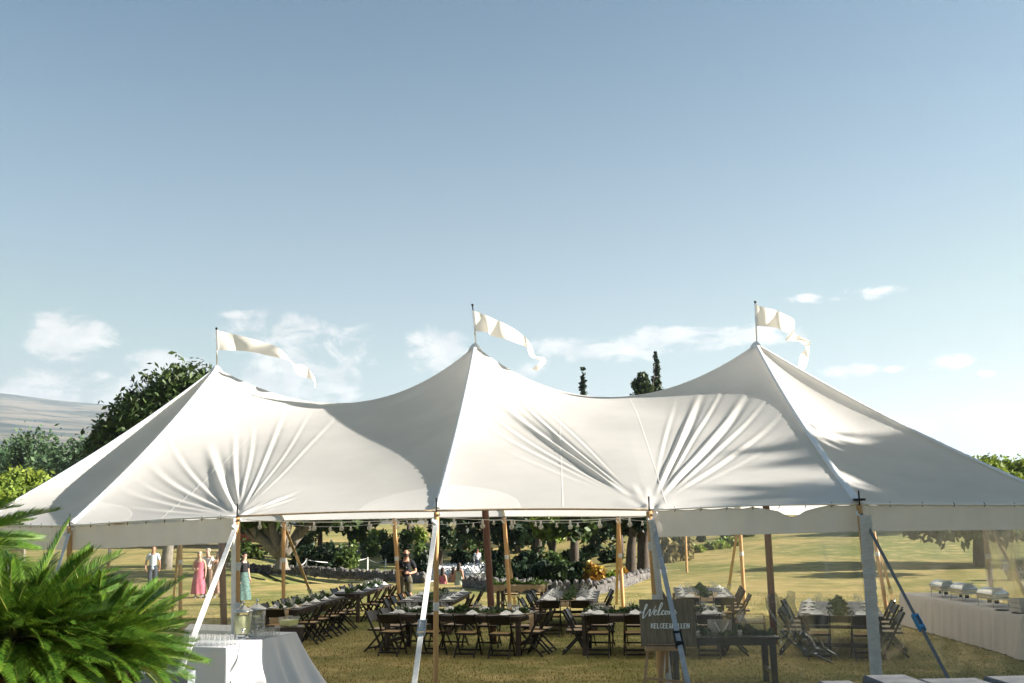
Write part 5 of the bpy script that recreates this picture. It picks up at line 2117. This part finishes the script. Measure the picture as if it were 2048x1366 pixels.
# the tall trees beyond the right edge whose shade lies on the tent
b = Vector((30.0, 15.4, -.45))
tree('shade_tree', 'tall shade tree to the right of the tent', 'tree', b,
     [(0, .3, 11.3, 3.0, 1.9, 2.4), (0, 2.6, 10.8, 3.0, 2.2, 2.4), (0, 5.6, 10.0, 3.0, 2.5, 2.6), (0, 8.8, 8.6, 3.0, 2.3, 2.6), (1, 4, 7.2, 4.0, 5.5, 3.4), (0, -2.7, 11.3, 3.0, 1.6, 2.2), (0, -6, 9.0, 3.0, 2.2, 2.7), (0, -9.2, 8.4, 3.0, 2.2, 2.8)], 'dark', 60000, .28, bark='darkbark', r0=.4, seed=12, hollow=.1, spread=.09)
tree('shade_tree', 'second tall shade tree further right of the tent', 'tree', Vector((41, 12, 0)), auto_lobes(2.5, 10.0, 6.0, 8, 14), 'dark', 9000, .3, bark='darkbark', r0=.4, seed=14)
# umbrella crowns at both edges
b = on(40, 70)
tree('umbrella_tree', 'lime green umbrella-crowned tree at the left edge behind the tent', 'tree', b, [blob(-20, 985, 60, 30, b, 70), blob(40, 975, 60, 28, b, 70, 2), blob(85, 992, 36, 20, b, 70, -1), blob(0, 1010, 70, 24, b, 70, -3), blob(95, 1010, 40, 18, b, 70)], 'lime', 9000, .2, r0=.4, seed=15, per=10, spread=.14)
b = on(2010, 75)
tree('umbrella_tree', 'lime green umbrella-crowned tree over the right roof edge', 'tree', b, [blob(1965, 942, 46, 22, b, 75), blob(2025, 945, 50, 24, b, 75, 2), blob(2090, 955, 50, 30, b, 75), blob(1990, 965, 50, 22, b, 75, -2), blob(2060, 985, 60, 24, b, 75)], 'lime', 8000, .2, r0=.4, seed=16, per=10, spread=.14)
# cypresses behind the ridge valley
for px, y1, hw, lab, D in ((1326, 710, 12, 'tallest pointed dark cypress above the right roof valley', 105), (1174, 739, 9, 'leaning pointed cypress above the roof valley, left one', 108), (1306, 760, 7, 'small cypress tip between round and tall cypress', 112)):
    b = on(px, D)
    s = D / FPX
    H_ = at(px, y1, D).z - b.z
    lob = [(.15 * sin(i * 2.1) * hw * s, 0, H_ * (1 - .052 * (i + .6)), hw * s * (.22 + .12 * i if i < 7 else 1), hw * s * (.22 + .12 * i if i < 7 else 1), H_ * .06) for i in range(14)]
    tree('cypress_tree', lab, 'tree', b, lob, 'deep', 6500, .2, bark='darkbark', r0=.3, seed=int(px), group='cypresses above the roof valley', per=10, hollow=.4)
b = on(1284, 104)
tree('cypress_tree', 'round-topped dark cypress above the right roof valley', 'tree', b, [blob(1284, 757, 11, 12, b, 104), blob(1278, 772, 13, 12, b, 104), blob(1291, 776, 13, 13, b, 104), blob(1284, 800, 20, 24, b, 104), blob(1284, 850, 22, 40, b, 104)], 'dark', 5000, .2, bark='darkbark', r0=.3, seed=44, group='cypresses above the roof valley', per=10)
# far wood at the left and the pines standing out of it
wd = []
for i in range(46):
    px = random.uniform(-120, 330)
    D = random.uniform(150, 230)
    c = at(px, random.uniform(902, 975) - 10 * sin(px * .03), D)
    wd.append((c.x, c.y, c.z, 4.5, 4.5, random.uniform(2.5, 4.5)))
rr = np.random.default_rng(5)
me = leaf_quads('wood', clump_points(wd, 26000, rr, 12, .16, .5), .42, rr)
me.materials.append(LEAFS['blue'])
tag(link('woods', me), 'blue-green woods beyond the left end of the tent', None, kind='stuff')
for i, (px, y1, hw, lab) in enumerate(((44, 868, 10, 'tallest narrow pine rising from the far wood'), (14, 886, 14, 'broader pine at the left edge of the far wood'), (27, 884, 9, 'slim pine between the two others in the far wood'), (163, 892, 9, 'pale narrow pine next to the left roof edge'), (137, 905, 5, 'tiny pine tip over the far wood near the roof edge'))):
    D = 150
    b = on(px, D)
    s = D / FPX
    H_ = at(px, y1, D).z - b.z
    lob = [(0, 0, H_ * (1 - .05 * (j + .5)), hw * s * min(1, .14 + .13 * j), hw * s * min(1, .14 + .13 * j), H_ * .03) for j in range(12)]
    tree('pine_tree', lab, 'tree', b, lob, 'blue' if i < 3 else 'mid', 2600, .3, bark='darkbark', r0=.25, seed=80 + i, group='pines over the far wood', per=8, hollow=.3)

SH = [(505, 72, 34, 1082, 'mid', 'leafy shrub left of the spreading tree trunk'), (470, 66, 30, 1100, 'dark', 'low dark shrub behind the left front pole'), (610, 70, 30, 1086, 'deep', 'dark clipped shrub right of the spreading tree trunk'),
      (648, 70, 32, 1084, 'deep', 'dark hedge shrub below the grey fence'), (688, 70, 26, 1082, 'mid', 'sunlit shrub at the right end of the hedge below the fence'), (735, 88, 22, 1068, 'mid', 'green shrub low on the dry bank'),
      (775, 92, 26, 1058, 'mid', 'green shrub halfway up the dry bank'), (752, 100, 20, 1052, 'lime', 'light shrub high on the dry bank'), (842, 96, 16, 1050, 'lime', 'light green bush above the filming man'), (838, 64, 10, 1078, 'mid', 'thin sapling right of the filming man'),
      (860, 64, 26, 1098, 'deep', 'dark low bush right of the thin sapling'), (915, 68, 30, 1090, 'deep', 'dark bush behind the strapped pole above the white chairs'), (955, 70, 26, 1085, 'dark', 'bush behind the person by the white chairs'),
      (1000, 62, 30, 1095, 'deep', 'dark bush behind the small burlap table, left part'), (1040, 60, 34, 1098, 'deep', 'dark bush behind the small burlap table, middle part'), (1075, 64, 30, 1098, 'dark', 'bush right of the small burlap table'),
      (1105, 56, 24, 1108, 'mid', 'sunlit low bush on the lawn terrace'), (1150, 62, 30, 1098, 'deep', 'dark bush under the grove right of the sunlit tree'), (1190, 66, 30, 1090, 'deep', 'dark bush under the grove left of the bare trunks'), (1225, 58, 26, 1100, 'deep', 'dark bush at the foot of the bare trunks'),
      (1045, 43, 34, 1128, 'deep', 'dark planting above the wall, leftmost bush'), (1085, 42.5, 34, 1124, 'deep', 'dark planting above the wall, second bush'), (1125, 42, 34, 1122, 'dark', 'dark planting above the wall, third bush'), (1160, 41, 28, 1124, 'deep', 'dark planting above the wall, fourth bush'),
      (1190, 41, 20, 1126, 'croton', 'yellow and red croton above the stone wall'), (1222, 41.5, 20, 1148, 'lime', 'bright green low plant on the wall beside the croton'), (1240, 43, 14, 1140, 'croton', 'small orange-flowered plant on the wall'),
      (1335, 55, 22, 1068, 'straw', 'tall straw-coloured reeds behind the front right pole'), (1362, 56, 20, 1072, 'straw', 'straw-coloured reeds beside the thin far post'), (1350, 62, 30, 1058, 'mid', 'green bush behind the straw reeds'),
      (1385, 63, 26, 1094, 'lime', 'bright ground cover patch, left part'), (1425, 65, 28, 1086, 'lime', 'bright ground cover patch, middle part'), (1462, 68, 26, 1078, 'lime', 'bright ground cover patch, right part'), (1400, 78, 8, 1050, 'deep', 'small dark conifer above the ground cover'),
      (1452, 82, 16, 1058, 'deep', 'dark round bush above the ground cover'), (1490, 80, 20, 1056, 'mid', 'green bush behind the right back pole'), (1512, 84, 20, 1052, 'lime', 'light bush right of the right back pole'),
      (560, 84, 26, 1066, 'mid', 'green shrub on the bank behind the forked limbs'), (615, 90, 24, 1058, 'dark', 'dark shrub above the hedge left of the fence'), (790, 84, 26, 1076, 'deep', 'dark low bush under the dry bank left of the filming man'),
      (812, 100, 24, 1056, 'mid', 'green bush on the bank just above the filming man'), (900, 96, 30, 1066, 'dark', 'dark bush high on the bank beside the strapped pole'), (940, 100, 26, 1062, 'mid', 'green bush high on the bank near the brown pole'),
      (1665, 92, 30, 1052, 'deep', 'dark scrub on the golden hillside, left patch'), (1705, 95, 26, 1048, 'dark', 'dark scrub on the golden hillside, right patch'), (2035, 40, 22, 1128, 'deep', 'dark low bush in place of a round shadow on the golden lawn, right edge'),  # bush at the right edge stands in for a round patch of shade
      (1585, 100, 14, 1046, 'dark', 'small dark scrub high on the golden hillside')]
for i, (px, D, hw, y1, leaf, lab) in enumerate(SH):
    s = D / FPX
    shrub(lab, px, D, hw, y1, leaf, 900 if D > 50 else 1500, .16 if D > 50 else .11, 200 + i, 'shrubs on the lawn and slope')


# ------------------------------------------------------------------ dry stone wall
def stones():
    path = [(430, 1141), (482, 1144), (540, 1147), (603, 1150), (665, 1155), (784, 1162), (850, 1167), None, (930, 1175), (1000, 1182), (1070, 1187), (1130, 1190), (1188, 1190), (1226, 1182), (1264, 1169), (1296, 1159), (1330, 1152)]
    r = random.Random(5)
    mes = []
    for i in range(8):
        bm = bmesh.new()
        bmesh.ops.create_icosphere(bm, subdivisions=1, radius=.5)
        for v in bm.verts:
            v.co *= r.uniform(.8, 1.15)
            v.co.x *= 1.15
        me = bpy.data.meshes.new('stone')
        bm.to_mesh(me)
        bm.free()
        me.materials.append(M['stone'])
        mes.append(me)
    root = thing('stone_wall', 'low dry stone wall of dark lava rocks crossing the lawn behind the tent', 'wall', (0, 40, 0))
    core = MB()
    items = []
    prev = None
    for p in path:
        if p is None:
            prev = None
            continue
        q = gp(*p)
        if prev is not None:
            d = (q - prev)
            L = d.length
            core.beam(prev + Vector((0, .2, .16)), q + Vector((0, .2, .16)), .30, .34, (0, 1, 0))
            k = int(L / .25)
            for i in range(k):
                for row in range(3):
                    f = (i + .5 + .5 * (row % 2) + r.uniform(-.15, .15)) / k
                    s = r.uniform(.20, .32)
                    c = prev.lerp(q, f) + Vector((r.uniform(-.04, .04), .03 + r.uniform(-.05, .05) + row * .04, .08 + row * .15 + r.uniform(-.02, .03)))
                    items.append((c, s, row))
        prev = q
    core.build('wall_core', M['stone'], root)
    items.sort(key=lambda t: t[0].y - 6 * (t[0].x > 3))
    rest = MB()
    for i, (c, s, row) in enumerate(items):
        me = mes[i % 8]
        e = Euler((r.random() * 6, r.random() * 6, r.random() * 6))
        if i < 300:
            o = link('stone', me, root, c - root.location)
            o.rotation_euler = e
            o.scale = (s, s * .8, s * .85)
        else:
            Q = e.to_matrix()
            vs = [c + Q @ Vector((v.co.x * s, v.co.y * s * .8, v.co.z * s * .85)) for v in me.vertices]
            rest.add(vs, [tuple(p.vertices) for p in me.polygons])
    rest.build('far_stones', M['stone'], root, kind='stuff')


stones()

# ------------------------------------------------------------------ terracotta house, fence, rope line
b = on(380, 90)
hs = thing('terracotta_house', 'terracotta house with red deck railing far behind the left tables', 'house', b)
Wd, Hh = 14.5, 3.0
link('wall', MB().box((0, 3, Hh / 2 + .4), (Wd, 6, Hh)).mesh('wall', M['terracotta']), hs)
link('roof', MB().add([(-Wd / 2 - .6, -.8, Hh + .4), (Wd / 2 + .6, -.8, Hh + .4), (Wd / 2 + .6, 6.8, Hh + .4), (-Wd / 2 - .6, 6.8, Hh + .4), (-Wd / 2 + 2, 3, Hh + 1.7), (Wd / 2 - 2, 3, Hh + 1.7)],
                      [(0, 1, 5, 4), (1, 2, 5), (2, 3, 4, 5), (3, 0, 4), (3, 2, 1, 0)]).mesh('roof', M['roofdark']), hs)
for x in (-5.2, -2.2, 1.2, 4.4):
    wf = link('window', MB().box((x, -.01, 1.9), (1.2, .06, 1.2)).mesh('window', M['paint']), hs)
    for sx in (-.27, .27):
        link('pane', MB().box((x + sx, -.045, 1.9), (.48, .02, 1.04)).mesh('pane', M['windowpane']), wf)
link('deck', MB().box((5.6, -1.2, .45), (3.4, 2.2, .12)).mesh('deck', M['redpaint']), hs)
for x in np.linspace(4.0, 7.2, 5):
    link('railing_post', MB().box((x, -2.2, .95), (.09, .09, 1.0)).mesh('railing_post', M['redpaint']), hs)
for z in (.75, 1.05, 1.42):
    link('rail', MB().box((5.6, -2.2, z), (3.3, .06, .13)).mesh('rail', M['redpaint']), hs)
fa, fb = on(648, 84), on(728, 88)
fn = thing('grey_fence', 'weathered grey board fence on the bank behind the hedge', 'fence', (fa + fb) / 2)
for i in range(9):
    p = fa.lerp(fb, i / 8)
    MB().box(p + Vector((0, 0, .55)), (.12, .12, 1.3)).build('fence_post', M['fence'], fn)
for z in (.3, .62, .94):
    MB().beam(fa + Vector((0, -.09, z)), fb + Vector((0, -.09, z)), .22, .03, (0, 0, 1)).build('fence_board', M['fence'], fn)
pp = [on(594, 62), on(612, 66), on(735, 76), on(771, 72)]
rl = thing('rope_barrier', 'white rope strung between thin posts across the lawn', 'rope barrier', pp[0])
for p in pp:
    MB().tube([p, p + Vector((0, 0, .95))], .05, 7).build('post', M['paint'], rl)
pts = []
for a, c in zip(pp[:-1], pp[1:]):
    for i in range(10):
        s = i / 10
        pts.append(a.lerp(c, s) + Vector((0, 0, .88 - 1.0 * s * (1 - s))))
MB().tube(pts, .022, 5).build('rope', M['paint'], rl, smooth=True)
p = on(1374, 48)
t = thing('garden_post', 'thin wooden post on the lawn behind the right vinyl', 'post', p)
MB().tube([p, p + Vector((0, 0, 2.9))], .06, 8).build('post_shaft', M['pole'], t)
MB().lathe([(.062, 0), (.075, .02), (.001, .06)], 8, p + Vector((0, 0, 2.9))).build('post_cap', M['fence'], t)


# ------------------------------------------------------------------ the cycads in the left foreground
def frond_mesh(L, rise, droop, seed, nl=96):
    r = np.random.default_rng(seed)
    mb = MB()
    n = 20
    P = []
    for i in range(n):
        s = i / (n - 1)
        P.append(Vector((L * (s - .08 * droop * s ** 3), .02 * L * sin(s * 2.5 + seed), L * (rise * s - droop * s ** 2.4))))
    mb.tube(P, [.007 * (1 - .75 * i / (n - 1)) for i in range(n)], 5, m=1)
    for k in range(nl):
        s = .14 + .86 * k / (nl - 1)
        f = s * (n - 1)
        i = min(n - 2, int(f))
        p = P[i].lerp(P[i + 1], f - i)
        d = (P[i + 1] - P[i]).normalized()
        ln = (.155 * min(1, (s - .06) * 5) * (1 - .55 * max(0, s - .72) / .28) + .01) * (L / .95)
        fw = .72 + .8 * s ** 2
        for sd in (-1, 1):
            y = Vector((0, sd, 0))
            up = d.cross(y) * -sd
            if up.z < 0:
                up = -up
            dr = (y * 1.0 + d * fw + up * (.50 + .10 * r.normal())).normalized()
            w = .0052 * (L / .95)
            a = p + d * .003 * sd
            b_ = a + dr * ln * .6 + up * .004
            c = a + dr * ln + d * .012 + Vector((0, 0, -.008)) * ln / .15
            mb.add([a - d * w * .6, a + d * w * .6, b_ + d * w, b_ - d * w, c], [(0, 1, 2, 3), (3, 2, 4)])
    return mb.mesh('frond', [M['frond'], M['rachis']])


FR = [frond_mesh(.95, .10, .16, 1), frond_mesh(1.0, .04, .10, 2), frond_mesh(.90, .12, .30, 3), frond_mesh(1.0, .12, .10, 4), frond_mesh(.92, .06, .24, 5)]


def cycad(label, c, nf, seed, sc=1.0, bias=.0, top=62, low=-32):
    r = random.Random(seed)
    t = thing('cycad_palm', label, 'cycad', (c.x, c.y, 0), 0, 'cycads in the left foreground')
    H_ = c.z
    mb = MB()
    prof = [(.20, 0), (.26, .2), (.24, H_ * .5), (.27, H_ * .8), (.22, H_ - .02), (.05, H_ + .05)]
    mb.lathe(prof, 18)
    for i in range(420):
        z = r.uniform(.05, H_)
        a = r.random() * 6.28
        rr_ = float(np.interp(z, [p[1] for p in prof], [p[0] for p in prof]))
        o = Vector((cos(a), sin(a), 0))
        tn = Vector((-o.y, o.x, 0))
        q = o * rr_ + Vector((0, 0, z))
        w = r.uniform(.012, .03)
        tip = q + o * r.uniform(.04, .12) + Vector((0, 0, r.uniform(-.05, .09)))
        mb.add([q - tn * w, q + tn * w, q + Vector((0, 0, .03)), tip], [(0, 1, 3), (1, 2, 3), (2, 0, 3)])
    link('trunk', mb.mesh('trunk', M['husk']), t)
    for i in range(nf):
        f = (i + .5) / nf
        az = i * 2.39996 + r.uniform(-.2, .2)
        el = R(top + (low - top) * f ** .9 + r.uniform(-7, 7))
        # the wind leans every frond to the right
        d = Vector((cos(az) * cos(el) + bias, sin(az) * cos(el), sin(el)))
        az2 = math.atan2(d.y, d.x)
        el2 = math.atan2(d.z, math.hypot(d.x, d.y))
        o = link('frond', FR[r.randrange(5)], t, Vector((.07 * cos(az2), .07 * sin(az2), H_ - .03 + .05 * (1 - f))))
        o.rotation_euler = Euler((r.uniform(-.7, .7), -el2, az2), 'XYZ')
        s = sc * r.uniform(.78, 1.1)
        o.scale = (s, s, s)
    return t


cycad('larger cycad with dense glossy fronds at the left edge', at(30, 1276, 7.6), 140, 1, .86, .40, 64)
cycad('smaller cycad beside the drinks table, right of the larger one', at(196, 1300, 7.9), 110, 2, .68, .40, 64)
cycad('cycad mostly outside the left edge, its fronds crossing the tent corner', at(-140, 1100, 8.6), 60, 3, .95, .30, 46)

# tall white planter, low wall and ledge at the lower left
p = gx(8, 8.7, 0)
t = thing('white_planter', 'tall white planter behind the large cycad', 'planter', p)
link('pot', MB().lathe([(.001, 0), (.15, 0), (.19, 1.4), (.205, 1.42), (.205, 1.54), (.185, 1.54), (.18, 1.45), (.001, 1.44)], 20).mesh('pot', M['paint'], smooth=True), t)
link('soil', MB().lathe([(.001, 1.465), (.178, 1.46)], 16).mesh('soil', M['husk']), t)
a, c = gx(-60, 9.7, 0), gx(372, 9.7, 0)
t = thing('low_wall', 'grey plastered low wall with pale ledge below the cycads', 'wall', (a + c) / 2)
MB().box(((a.x + c.x) / 2, 9.7, .605), (c.x - a.x, .22, 1.21)).build('wall_body', M['plaster'], t)
for i in range(5):
    x0, x1 = a.x + (c.x - a.x) * i / 5, a.x + (c.x - a.x) * (i + 1) / 5
    MB().box(((x0 + x1) / 2, 9.38, 1.085), (x1 - x0 - .006, .40, .06)).build('coping_slab', M['paving'], t)
MB().box(((a.x + c.x) / 2, 9.42, .525), (c.x - a.x - .04, .30, 1.05)).build('ledge_body', M['plaster'], t)

# stone parapet at the lower right
a, c = gx(1500, 8.1, 0), gx(2120, 8.1, 0)
t = thing('stone_parapet', 'grey stone parapet with separate cap blocks at the lower right', 'wall', (a + c) / 2)
MB().box(((a.x + c.x) / 2, 8.15, .59), (c.x - a.x, .40, 1.18)).build('wall_body', M['plaster'], t)
for x0, x1, h in ((1588, 1644, 1.235), (1646, 1722, 1.255), (1740, 1838, 1.295), (1850, 1984, 1.262), (1986, 2110, 1.275)):
    p, q = gx(x0, 8.15, 1.2), gx(x1, 8.15, 1.2)
    rr_ = random.Random(x0)
    me = MB().box((0, 0, 0), (q.x - p.x - .01, .46, h - 1.18), taper=.94).mesh('cap_block', M['paving'])
    o = link('cap_block', me, t, Vector(((p.x + q.x) / 2, 8.13, (h + 1.18) / 2 + .001)) - t.location)
    o.rotation_euler = (0, 0, rr_.uniform(-.05, .05))
    bv = o.modifiers.new('bevel', 'BEVEL')
    bv.width, bv.segments = .02, 2
